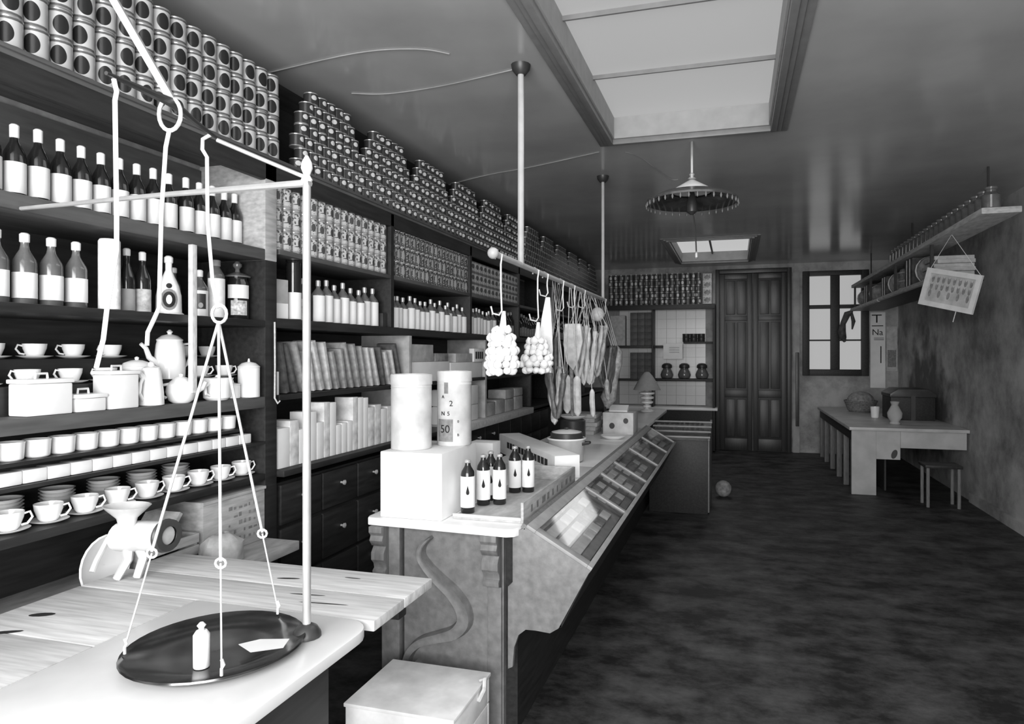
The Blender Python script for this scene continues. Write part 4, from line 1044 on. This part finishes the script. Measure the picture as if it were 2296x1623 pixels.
# stockfish: flat pale dried cod
sf = MB().prism([(-.012, .0), (-.035, -.12), (-.062, -.34), (-.055, -.40), (.02, -.43), (.03, -.30), (.022, -.12), (.014, .0)], 'y', -.012, .012)
tag(link('stockfish', sf.mesh('stockfish', GARLIC, .004), None, (-1.02, 3.655, 1.875), (0, 0, .25)), 'long flat pale dried stockfish hanging between garlic and sausages', 'stockfish')
def hang_tube(name, label, cat, pts, r, m_, group=None, cord=None):
    if cord:
        t = thing(name, label, cat, pts[len(pts) // 2] if False else pts[0], 0, group)
        part('meat', MB().tube(pts, r, 9), m_, t); part('string', MB().tube(cord, .003, 5), ROPE, t); return t
    return single(name, MB().tube(pts, r, 9), m_, label, cat, group)
def loop(name, x, y, top, bot, wd, r_, m_, label, group, rz=0):
    pts = []
    for k in range(33):
        t = k / 32; a = PI * t
        xx = -math.cos(a) * wd; zz = bot + (top - bot) * abs(math.cos(a)) ** 1.6
        pts.append((x + xx * math.cos(rz), y + xx * math.sin(rz), zz))
    t = thing(name, label, 'sausage', (x, y, bot), 0, group)
    part('links', MB().tube(pts, [r_ * (.42 + .68 * abs(math.sin(k * .55 + x * 40)) ** .6) for k in range(33)], 8), m_, t)
    part('string', MB().tube([pts[0], (-1.03, y, 1.987), pts[-1]], .003, 5), ROPE, t)
random.seed(21)
for k in range(8):
    loop('looped_sausage', -1.03 + random.uniform(-.05, .05), 4.60 + k * .047, random.uniform(1.70, 1.78), random.uniform(1.32, 1.42), random.uniform(.04, .085), random.uniform(.012, .017), random.choice((SAUS, SAUS_L)), 'long looped thin sausage, %s of the loops counted from the garlic' % nth(k), 'looped sausages on the rail', random.uniform(-.25, .25))
for k in range(5):
    loop('dark_sausage', -1.06 + random.uniform(-.05, .06), 3.80 + k * .055, random.uniform(1.40, 1.48), random.uniform(1.15, 1.24), random.uniform(.03, .06), random.uniform(.016, .022), random.choice((SAUS_D, SAUS_D, SAUS)), 'dark knotted sausage hanging low, %s counted from the garlic' % nth(k), 'dark sausages hanging low', random.uniform(-.2, .2))
for k, (x, y, z0, z1, r_, m_) in enumerate(((-1.05, 4.22, 1.17, 1.42, .027, SAUS_L), (-.99, 4.26, 1.15, 1.41, .028, SAUS_L), (-1.01, 4.36, 1.16, 1.40, .026, SAUS))):
    hang_tube('salami', 'straight salami of the low trio, %s from the dark sausages' % nth(k), 'salami', [(x, y, z1), (x, y, z1 - .02), (x, y, (z0 + z1) / 2), (x + .004, y, z0 + .025), (x + .004, y, z0)], [r_ * .4, r_ * .9, r_, r_ * .9, r_ * .3], m_, 'pale salami trio', [(x, y, z1 - .01), (-1.03, y, 1.986)])
CBY = 4.42
t = thing('cured_pork', 'pale broad cut of cured pork hanging before the looped sausages', 'cured meat', (-1.06, CBY, 1.42))
part('meat', MB().prism([(-1.11, 1.76), (-1.12, 1.62), (-1.10, 1.50), (-1.05, 1.44), (-1.01, 1.52), (-.985, 1.64), (-1.0, 1.76)], 'y', CBY - .02, CBY + .02), SAUS_L, t, bevel=.008)
part('string', MB().tube([(-1.06, CBY, 1.755), (-1.03, CBY, 1.986)], .003, 5), ROPE, t)
t = thing('round_cheese', 'small round netted cheese tied under the rail', 'cheese', (-1.0, 5.0, 1.80))
part('cheese', MB().ball((-1.0, 4.99, 1.855), .052, 14, 9, (1, 1, 1.05)), SAUS_L, t)
part('string', MB().tube([(-1.0, 5.0, 1.905), (-1.03, 5.0, 1.986)], .003, 5), ROPE, t)
for k, (x, y, z0, z1, r_, m_) in enumerate(((-1.09, 4.52, 1.12, 1.50, .016, SAUS), (-.95, 4.55, 1.12, 1.31, .02, SAUS_L), (-.94, 5.06, 1.20, 1.36, .02, SAUS), (-1.08, 4.06, 1.26, 1.66, .018, SAUS_D))):
    hang_tube('thin_sausage', 'thin straight %s sausage on a long string' % ['mottled slender', 'pale stubby', 'short mottled', 'long dark'][k], 'sausage', [(x, y, z1), (x, y, z1 - .02), (x, y, (z0 + z1) / 2), (x + .006, y, z0 + .02), (x + .008, y, z0)], [r_ * .4, r_ * .9, r_, r_ * .9, r_ * .3], m_, 'thin sausages on long strings', [(x, y, z1 - .01), (-1.03, y, 1.986)])
t = thing('cured_ham', 'long tapering cured ham hanging at the far end of the rail', 'ham', (-.98, 5.44, 1.10))
part('meat', MB().tube([(-.925, 5.44, 1.62), (-.93, 5.44, 1.58), (-.935, 5.44, 1.48), (-.95, 5.44, 1.38), (-.975, 5.44, 1.28), (-1.0, 5.44, 1.19), (-1.01, 5.44, 1.12)], [.01, .045, .05, .036, .05, .066, .02], 12), SAUS, t)
part('string', MB().tube([(-.925, 5.44, 1.61), (-1.03, 5.44, 1.986)], .003, 5), ROPE, t)
for k, y in enumerate((5.13, 5.23, 5.32)):
    loop('dark_sausage_coil', -.98, y, 1.62, 1.30 - .03 * k, .06, .018, SAUS_D, 'dark smoked sausage loop behind the pale loops, %s from the cheese' % nth(k), 'dark sausage loops behind', .2)

# ================================================================== LAMP, CEILING WIRES
PL = thing('pendant_lamp', 'pendant lamp with wide fringed dark shade and white conical cap', 'lamp', (-.28, 4.65, 2.2))
part('rod', MB().tube([(-.28, 4.65, 2.999), (-.28, 4.65, 2.74)], .009, 8), STEEL, PL)
part('gallery', MB().lathe([(.012, 2.735), (.03, 2.745), (.012, 2.76), (.02, 2.775), (.008, 2.785)], 14, (-.28, 4.65, 0)), STEEL, PL)
part('cap', MB().lathe([(.02, 2.735), (.14, 2.665), (.145, 2.658), (.13, 2.66), (.02, 2.72)], 24, (-.28, 4.65, 0), cap=False), mat('opal_cap', .5, .4, .4, amt=.1), PL)
sh = part('shade', MB().lathe([(.13, 2.655), (.22, 2.642), (.305, 2.60), (.31, 2.585), (.30, 2.585), (.21, 2.63), (.13, 2.645)], 32, (-.28, 4.65, 0), cap=False), mat('dark_glass_shade', .05, .2, .6, amt=.5, scale=14), PL)
drop = MB().lathe([(.002, -.035), (.008, -.02), (.004, -.004), (.002, 0)], 6)
dme = drop.mesh('fringe_drop', mat('dull_fringe', .10, .4, .4, amt=.3))
for k in range(36):
    a = 2 * PI * k / 36
    link('fringe_drop', dme, sh, (.306 * math.cos(a), .306 * math.sin(a), 2.588 - PL.location.z))
part('burner', MB().lathe([(.01, 2.50), (.035, 2.52), (.04, 2.56), (.03, 2.60), (.015, 2.66)], 14, (-.28, 4.65, 0)), IRON, PL)
part('pull_cord', MB().tube([(-.27, 4.65, 2.51), (-.255, 4.65, 2.36), (-.25, 4.65, 2.24)], .005, 6), IRON, PL)
part('pull_weight', MB().lathe([(.004, 2.25), (.014, 2.235), (.014, 2.21), (.005, 2.20)], 10, (-.25, 4.65, 0)), STEEL, PL)
for pts, lb in (([(-2.37, 5.27), (-1.9, 5.05), (-1.5, 4.93), (-.93, 4.70)], 'thin pale cable crossing the ceiling from the shelving to the skylight'),
                ([(-.75, 4.75), (-.66, 4.93), (-.52, 5.55), (-.45, 5.62)], 'short pale cable on the ceiling beside the pendant lamp'),
                ([(-2.34, 2.92), (-1.75, 2.84), (-1.45, 2.88), (-1.32, 2.97)], 'pale cable on the ceiling beside the first skylight'),
                ([(-2.04, 3.27), (-1.85, 3.33), (-1.5, 3.31), (-1.07, 3.22)], 'pale cable on the ceiling ending at the first rail rod')):
    p3 = [(a, b_, 2.9965) for a, b_ in pts]
    q, _ = smooth_path(p3, [1] * len(p3), 6)
    single('ceiling_cable', MB().tube(q, .003, 6), mat('grey_cable', .34, .8, .2, amt=.3, scale=3), lb, 'cable')

# ================================================================== REAR SHELVING
RS = thing('rear_shelving', 'white-tiled rear shelving with a marble ledge beside the dark door', 'shelving', (-1.17, 11.1, 0))
part('board', B(-2.04, -.30, 10.95, 11.29, 2.33, 2.36), WOOD_D, RS, bevel=.003)
part('upright', B(-.335, -.30, 10.95, 11.29, .02, 2.33), WOOD_D, RS, bevel=.003)
part('upright', B(-1.30, -1.275, 10.95, 11.27, .70, 2.33), WOOD_D, RS, bevel=.003)
part('fascia', B(-2.04, -.30, 10.935, 10.95, 2.28, 2.36), WOOD_D, RS, bevel=.003)
part('board', B(-1.275, -.335, 11.0, 11.27, 1.12, 1.16), WOOD_D, RS, bevel=.003)
part('board', B(-.80, -.335, 11.05, 11.27, 1.73, 1.76), WOOD_D, RS, bevel=.003)
part('board', B(-2.04, -1.30, 11.0, 11.27, 1.66, 1.70), WOOD_D, RS, bevel=.003)
part('board', B(-2.04, -1.30, 11.0, 11.27, 1.12, 1.15), WOOD_D, RS, bevel=.003)
part('board', B(-1.27, -1.13, 11.0, 11.27, 1.66, 1.70), WOOD_D, RS, bevel=.003)
part('marble_ledge', B(-2.04, -.26, 10.90, 11.27, .66, .70), MARBLE, RS, bevel=.004)
part('base_cabinet', B(-2.04, -.34, 10.97, 11.27, 0, .66), WOOD_D, RS)
TILE = mat('white_wall_tile', .74, .25, .5, amt=.1, scale=2)
tm = B(-.0775, .0775, -.006, .006, 0, .1555).mesh('tile', TILE, 0, False)
for ix in range(11):
    for iz in range(10):
        x = -1.2 - .78 + ix * .158 + .02; z = .72 + iz * .158
        if x + .077 > -.34 or x - .077 < -2.03: continue
        link('tile', tm, RS, (x - RS.location.x, 11.285 - RS.location.y, z))
# stacked packets
pkk = Kind('brown_packet', [('packet', B(-.058, .058, -.06, .06, 0, .108).mesh('brown_packet', mat('brown_paper_packet', .11, .7, .25, amt=.4, scale=9), .004))])
for ix in range(3):
    for iz in range(4):
        pkk.put((-1.60 + ix * .12, 11.07, 1.1505 + iz * .1085), 'brown paper packet, layer %s, %s across in the lower column of packets' % (nth(iz), nth(ix)), 'packet', 'packets in the lower column')
for ix in range(3):
    for iz in range(5):
        pkk.put((-1.60 + ix * .12, 11.07, 1.7005 + iz * .1085), 'brown paper packet, layer %s, %s across in the upper column of packets' % (nth(iz), nth(ix)), 'packet', 'packets in the upper column')
ft = Kind('flat_tin', [('tin', MB().lathe([(.055, 0), (.057, .003), (.057, .05), (.06, .052), (.06, .062), (.054, .064)], 16).mesh('flat_tin', [IRON]))])
for ix in range(3):
    for iz in range(2):
        ft.put((-.75 + ix * .1205 - .012, 11.14, 1.7605 + iz * .0645), 'flat black tin on the rear tiled shelf, %s, %s from the upright' % (['lower layer', 'upper layer'][iz], nth(2 - ix)), 'tin', 'flat black tins on the rear shelf')
gj = Kind('sweet_jar', [('jar', MB().lathe([(.06, 0), (.09, .01), (.105, .06), (.085, .12), (.065, .15), (.065, .17)], 18).mesh('sweet_jar_glass', GLASSM)),
                        ('lid', MB().lathe([(.075, .17), (.085, .18), (.08, .22), (.05, .245), (.01, .25)], 18).mesh('sweet_jar_lid', IRON))])
for ci, x in enumerate((-1.07, -.79, -.51)):
    gj.put((x, 11.12, 1.1605), 'round glass jar with black domed lid, %s from the door end' % nth(2 - ci), 'jar', 'domed jars on the rear shelf')
NT = thing('paper_notice', 'white paper notice pinned to the front of the rear shelving', 'notice', (-.96, 10.985, 1.48))
part('sheet', B(-1.115, -.81, 10.985, 10.99, 1.48, 1.73), PAPER, NT)
for k in range(4): part('print_line', B(-1.02, -.86, 10.9835, 10.9848, 1.58 + k * .028, 1.586 + k * .028), GREYP, NT, smooth=False)
single('tall_canister', B(-2.0, -1.75, 11.05, 11.2, 1.7005, 2.2), PAPER_G, 'tall pale panel box beside the column of brown packets', 'box', bevel=.006)
RCN = Kind('rear_tin', [('tin', can_mb(.04, .1, 10).mesh('rear_tin', [emblem('rear_tin_label', .07, .55, .02, .05, .026, band=None, hh=.1, speck=0), TIN]))])
for ix in range(18):
    for iz in range(5):
        RCN.put((-1.98 + ix * .0835, 11.02, 2.3605 + iz * .1003), 'dark tin with pale mark, %s up, %s column from the striped cartons' % (['bottom row', 'second row', 'third row', 'fourth row', 'top row'][iz], nth(17 - ix)), 'tin', 'tins on the rear shelving', -PI / 2 + random.uniform(-1.6, 1.6))
sp = Kind('striped_carton', [('carton', B(-.075, .075, -.07, .07, 0, .12).mesh('striped_carton', emblem('striped_label', .30, .05, .05, .06, .03, band=.42, hh=.12, speck=30), .003))])
for iz in range(4): sp.put((-.42, 11.03, 2.3605 + iz * .1205), 'pale striped carton at the end of the rear tins, %s up' % nth(iz), 'carton', 'striped cartons on the rear shelving', -PI / 2)

# ================================================================== RIGHT-HAND WALL
WT = thing('work_table', 'long pale-topped work table against the stained wall below the window', 'table', (1.82, 9.5, 0))
part('top', B(1.22, 2.395, 8.04, 11.0, .715, .75), mat('table_marble', .45, .4, .4, amt=.2, scale=5), WT, bevel=.004)
TP = mat('pale_painted_panel', .44, .7, .25, amt=.14, scale=6)
part('end_panel', B(1.25, 1.50, 8.09, 8.12, 0, .715), TP, WT, bevel=.003)
part('end_apron', B(1.50, 1.74, 8.09, 8.12, .40, .715), TP, WT, bevel=.003)
part('end_apron', B(1.742, 2.38, 8.09, 8.12, .53, .715), TP, WT, bevel=.003)
part('apron', B(1.25, 1.275, 8.12, 10.97, .60, .715), WOOD_D, WT)
for y in (8.12, 8.65, 9.2, 9.8, 10.4, 10.9):
    part('leg', B(1.25, 1.31, y, y + .06, 0, .60), WOOD_M, WT, bevel=.004)
part('back_panel', B(1.62, 1.64, 8.3, 10.95, .02, .715), WOOD_D, WT)
hl = MB()
for t in [2 * PI * q / 16 for q in range(16)]: hl.v.append((1.68 + .03 * math.cos(t) + .012 * math.sin(t), 8.0885, .46 + .05 * math.sin(t)))
hl.f = [tuple(range(16))]; hl.m = [0]
part('finger_hole', hl, IRON, WT, smooth=False)
SL = thing('low_stool', 'low wooden stool tucked under the work table end', 'stool', (2.03, 7.72, 0))
part('seat', B(1.86, 2.20, 7.58, 7.86, .40, .43), WOOD_D, SL, bevel=.006)
for x in (1.89, 2.17):
    for y in (7.61, 7.83): part('leg', MB().tube([(x, y, 0), (x, y, .40)], .017, 8), WOOD_M, SL)
BK = thing('wicker_basket', 'dark round wicker basket heaped on the work table under window', 'basket', (1.70, 10.25, .7505))
part('bowl', MB().lathe([(.12, 0), (.17, .02), (.21, .14), (.22, .16), (.205, .16), (.16, .04), (.001, .03)], 22), STRAW, BK, world=False)
for k in range(6):
    part('band', MB().tube([((.145 + .013 * k) * math.cos(t), (.145 + .013 * k) * math.sin(t), .01 + .027 * k) for t in [2 * PI * q / 20 for q in range(20)]], .011, 6, True), STRAW, BK, world=False)
part('contents', MB().ball((0, 0, .15), .18, 16, 9, (1, 1, .75)), SACK, BK, world=False)
CHs = thing('dark_chest', 'dark wooden chest with lid standing on the work table', 'chest', (2.08, 9.3, .7505))
part('body', B(1.84, 2.33, 9.05, 9.55, .7505, 1.03), WOOD_D, CHs, bevel=.01)
part('lid', MB().prism([(1.83, 1.03), (2.34, 1.03), (2.34, 1.07), (2.25, 1.13), (1.92, 1.13), (1.83, 1.07)], 'y', 9.04, 9.56), IRON, CHs, bevel=.008)
part('strap', B(2.06, 2.11, 9.036, 9.05, .7505, 1.05), IRON, CHs)
single('white_beaker', MB().lathe([(.04, 0), (.045, .005), (.055, .14), (.05, .14), (.04, .02), (.001, .015)], 16, (1.71, 9.3, .7505)), CHINA, 'small pale beaker between wicker basket and dark chest', 'beaker', loc=(1.71, 9.3, .7505))
VS = MB().lathe([(.05, 0), (.06, .008), (.045, .03), (.075, .08), (.08, .13), (.05, .19), (.035, .22), (.05, .26), (.04, .262), (.03, .22)], 20, (1.77, 8.5, .7505))
single('vase', VS, TP, 'pale pear-shaped vase at the near corner of the work table', 'vase', loc=(1.77, 8.5, .7505))
# hanging shelf with two tiers
WS = thing('hanging_shelf', 'two-tier shelf with pale edges hung from the ceiling, loaded with bundles', 'shelf', (1.85, 8.3, 2.2))
part('upper_board', B(1.68, 1.93, 5.4, 10.9, 2.545, 2.59), WOOD_P, WS, bevel=.008)
part('lower_board', B(1.70, 2.12, 6.75, 10.9, 2.20, 2.235), WOOD_D, WS, bevel=.004)
part('lower_edge', MB().tube([(1.69, 6.75, 2.218), (1.69, 8.9, 2.222)], .026, 8), WOOD_P, WS)
part('lower_edge', MB().tube([(1.69, 8.95, 2.218), (1.69, 10.9, 2.222)], .026, 8), WOOD_P, WS)
for y in (6.78, 8.2, 9.6, 10.8): part('strut', B(1.705, 1.73, y, y + .03, 2.235, 2.545), WOOD_D, WS)
for y in (5.9, 8.2, 10.5): part('hanger_rod', MB().tube([(1.88, y, 2.59), (1.88, y, 2.999)], .009, 7), IRON, WS)
random.seed(5)
bm1, bm2, bm3 = SACK, STRAW, mat('dark_wrapping', .08, .8, .2, amt=.5, scale=16)
y = 7.25; k = 0
names = ['rolled_bundle', 'tied_parcel', 'cane_basket']
while y < 10.6:
    wd = random.uniform(.22, .34)
    if any(abs(y + wd / 2 - q) < wd / 2 + .03 for q in (8.2, 9.6)): y += .05; continue
    hh = random.uniform(.25, .305); m_ = (bm1, bm3, bm2)[k % 3]
    if k % 3 == 0:
        t = thing('tied_bundle', 'mottled cloth bundle tied with cord, %s beyond the paper reams' % nth(k // 3), 'bundle', (1.9, y + wd / 2, 2.2355), 0, 'cloth bundles on the hanging shelf')
        part('cloth', MB().ball((1.87, y + wd / 2, 2.2355 + hh / 2), .5, 14, 8, (.28, wd * .96, hh)), m_, t)
        part('cord', MB().tube([(1.87 + .142 * math.cos(a), y + wd / 2, 2.2355 + hh / 2 + hh * .47 * math.sin(a)) for a in [2 * PI * q / 16 for q in range(16)]], .008, 6, True), ROPE, t)
    elif k % 3 == 1:
        t = thing('tied_parcel', 'dark wrapped parcel with pale straps, %s beyond the paper reams' % nth(k // 3), 'parcel', (1.9, y + wd / 2, 2.2355), 0, 'wrapped parcels on the hanging shelf')
        part('wrapper', B(1.735, 2.05, y, y + wd, 2.2355, 2.2355 + hh), m_, t, bevel=.012)
        for q in (.3, .7): part('strap', B(1.73, 1.735, y + wd * q - .012, y + wd * q + .012, 2.24, 2.23 + hh), WOOD_P, t)
    else:
        t = thing('cane_hamper', 'woven cane hamper with hoops, %s beyond the paper reams' % nth(k // 3), 'hamper', (1.90, y + wd / 2, 2.2355), 0, 'cane hampers on the hanging shelf')
        part('weave', MB().lathe([(wd * .36, 0), (wd * .46, .02), (wd * .48, hh * .9), (wd * .42, hh)], 18), m_, t, world=False)
        for q in (.2, .5, .85): part('hoop', MB().tube([(wd * .485 * math.cos(a), wd * .485 * math.sin(a), hh * q) for a in [2 * PI * z / 18 for z in range(18)]], .008, 6, True), WOOD_P, t, world=False)
    y += wd + .02; k += 1
jk = Kind('dark_jar', [('jar', MB().lathe([(.05, 0), (.06, .01), (.06, .10), (.035, .125), (.035, .14), (.042, .145), (.042, .16), (.01, .165)], 12).mesh('dark_jar', GLASSM))])
y = 5.5
while y < 8.6:
    jk.put((1.77, y, 2.5905), 'small dark jar, %s from the near shelf end on the upper tier' % nth(int((y - 5.5) / .15 + .5)), 'jar', 'jars on the upper tier'); y += .15
for k in range(6):
    single('paper_ream', B(1.735 + .02 * ((k * 2) % 3), 2.08, 6.83 + .015 * ((k * 2) % 4), 7.2, 2.2362 + k * .036, 2.2362 + k * .036 + .0355), PAPER_G, 'flat paper ream, %s up in the pile on the shelf end behind the photograph' % nth(k), 'paper', 'reams at the shelf end', bevel=.004)
t = thing('hanging_scarf', 'dark ragged bundle hanging from the end of hanging shelf before the window', 'bundle', (1.6, 10.95, 1.75))
part('cloth', MB().tube([(1.69, 10.88, 2.2), (1.63, 10.93, 2.16), (1.575, 10.96, 2.02), (1.56, 10.96, 1.90), (1.575, 10.96, 1.80), (1.60, 10.96, 1.74)], [.02, .05, .04, .055, .05, .015], 9), bm3, t)
part('tassel', MB().tube([(1.68, 10.92, 2.2), (1.72, 10.95, 2.05), (1.70, 10.95, 1.93)], [.02, .03, .01], 7), bm3, t)
# framed group photograph hung at an angle
ax = Vector((1.886 - 1.582, 6.1 - 6.45, -.119)); axn = ax.normalized()
up = Vector((.02, -.0, .315)); up = (up - axn * up.dot(axn)).normalized(); nn = axn.cross(up)
Wd, Hd = ax.length, .318
PF = thing('framed_photograph', 'tilted group photograph in a pale frame hung below the hanging shelf', 'picture', (1.72, 6.275, 2.08))
o0 = Vector((1.72, 6.275, 2.085))
def pf(u0, u1, v0, v1, d0, d1):
    vs = [o0 + axn * u + up * v + nn * d for d in (d0, d1) for v in (v0, v1) for u in (u0, u1)]
    return MB().add(vs, [(0, 2, 3, 1), (4, 5, 7, 6), (0, 1, 5, 4), (2, 6, 7, 3), (0, 4, 6, 2), (1, 3, 7, 5)])
a, b_ = Wd / 2, Hd / 2; fw = .042
for q in ((-a, a, b_ - fw, b_), (-a, a, -b_, -b_ + fw), (-a, -a + fw, -b_ + fw, b_ - fw), (a - fw, a, -b_ + fw, b_ - fw)):
    part('frame_rail', pf(*q, -.01, .012), mat('pale_frame', .62, .6, .3, amt=.1), PF)
part('photograph', pf(-a + fw, a - fw, -b_ + fw, b_ - fw, -.008, .002), PAPER_G, PF)
fig = MB()
random.seed(3)
for row in range(3):
    for c_ in range(8 if row < 2 else 5):
        u = -a + fw + .03 + c_ * (Wd - 2 * fw - .06) / (7 if row < 2 else 4); v = .075 - row * .062
        h_ = .032; ww = .014
        fig.add([o0 + axn * (u + ww * math.cos(t)) + up * (v + h_ * math.sin(t)) + nn * .0026 for t in [2 * PI * q / 8 for q in range(8)]], [tuple(range(8))])
part('printed_figures', fig, GREYP, PF, smooth=False)
hd = MB()
for row in range(2):
    for c_ in range(8):
        u = -a + fw + .03 + c_ * (Wd - 2 * fw - .06) / 7; v = .075 + .022 - row * .062
        hd.add([o0 + axn * (u + .008 * math.cos(t)) + up * (v + .010 * math.sin(t)) + nn * .0032 for t in [2 * PI * q / 8 for q in range(8)]], [tuple(range(8))])
part('printed_faces', hd, TP, PF, smooth=False)
tp = o0 + up * b_
part('hanging_wire', MB().tube([tp - axn * a * .9, Vector((1.735, 6.275, 2.548)), tp + axn * a * .9], .0025, 5), WIRE, PF)
part('cord_tail', MB().tube([o0 - up * b_ + axn * .1, o0 - up * (b_ + .09) + axn * .1], .004, 5), ROPE, PF)
# papers pinned beside the rear window
PP = thing('wall_calendar', 'tall white sheet with dark lettering pinned right beside the rear window', 'poster', (2.12, 11.29, 1.05))
part('sheet', B(2.01, 2.22, 11.288, 11.295, 1.04, 2.20), PAPER, PP)
for (x0, x1, z0, z1) in ((2.03, 2.17, 2.15, 2.165), (2.09, 2.11, 2.04, 2.15), (2.03, 2.19, 1.985, 1.998), (2.06, 2.20, 1.80, 1.808), (2.06, 2.20, 1.775, 1.783), (2.15, 2.165, 1.42, 1.68)):
    part('print_stroke', B(x0, x1, 11.2865, 11.2878, z0, z1), BLACK, PP, smooth=False)
vs, fs = text_mb('Na', .13)
part('lettering', MB().add([(2.11 + x, 11.2868 - z, 1.89 + y) for x, y, z in vs], fs), BLACK, PP, smooth=False)
P2 = thing('wall_sheet', 'short grey-white sheet pinned in the corner next to the tall lettered sheet', 'poster', (2.31, 11.29, 1.3))
part('sheet', B(2.235, 2.385, 11.288, 11.295, 1.30, 1.98), mat('yellowed_paper', .5, .8, .2, amt=.2), P2)
part('grey_block', B(2.25, 2.37, 11.2865, 11.2878, 1.36, 1.62), GREYP, P2, smooth=False)
# floor crate
FC = thing('floor_crate', 'white painted crate on the floor before the carved counter panel', 'crate', (-1.12, 2.30, 0))
FW = mat('scuffed_white_crate', .86, .6, .3, amt=.22, scale=9)
for z0, z1 in ((.0, .095), (.1, .195), (.2, .295)):
    part('board', B(-1.335, -.92, 2.10, 2.115, z0, z1), FW, FC, bevel=.003)
    part('board', B(-1.335, -.92, 2.435, 2.45, z0, z1), FW, FC, bevel=.003)
    part('board', B(-1.335, -1.32, 2.117, 2.433, z0, z1), FW, FC, bevel=.003)
    part('board', B(-.935, -.92, 2.117, 2.433, z0, z1), FW, FC, bevel=.003)
part('lid', B(-1.34, -.915, 2.095, 2.455, .296, .31), FW, FC, bevel=.003)
part('rope_handle', MB().tube([(-.918, 2.33, .26), (-.90, 2.34, .30), (-.905, 2.36, .33), (-.925, 2.37, .318)], .008, 6), ROPE, FC)
# bundle on the floor by the return counter
single('floor_bundle', MB().ball((-.12, 7.55, .09), .10, 12, 8, (.9, .9, .9)), SACK, 'small mottled sack on the floor beside the return counter', 'sack', loc=(-.12, 7.55, 0))
# lettered small box print
part('box', B(-2.16, -2.055, 5.345 - .19, 5.345 - .02, 1.50 - .0095, 1.60), PAPER, LBX, bevel=.003) if False else None
part('box', B(-2.10, -2.055, 5.12, 5.33, 1.4905, 1.60), PAPER, LBX, bevel=.003)
pm = MB()
for k in range(4): pm.box(-2.055, -2.0538, 5.15 + k * .045, 5.18 + k * .045, 1.515, 1.575)
part('lettering', pm, BLACK, LBX, smooth=False)
LBX.location.z = 1.3605
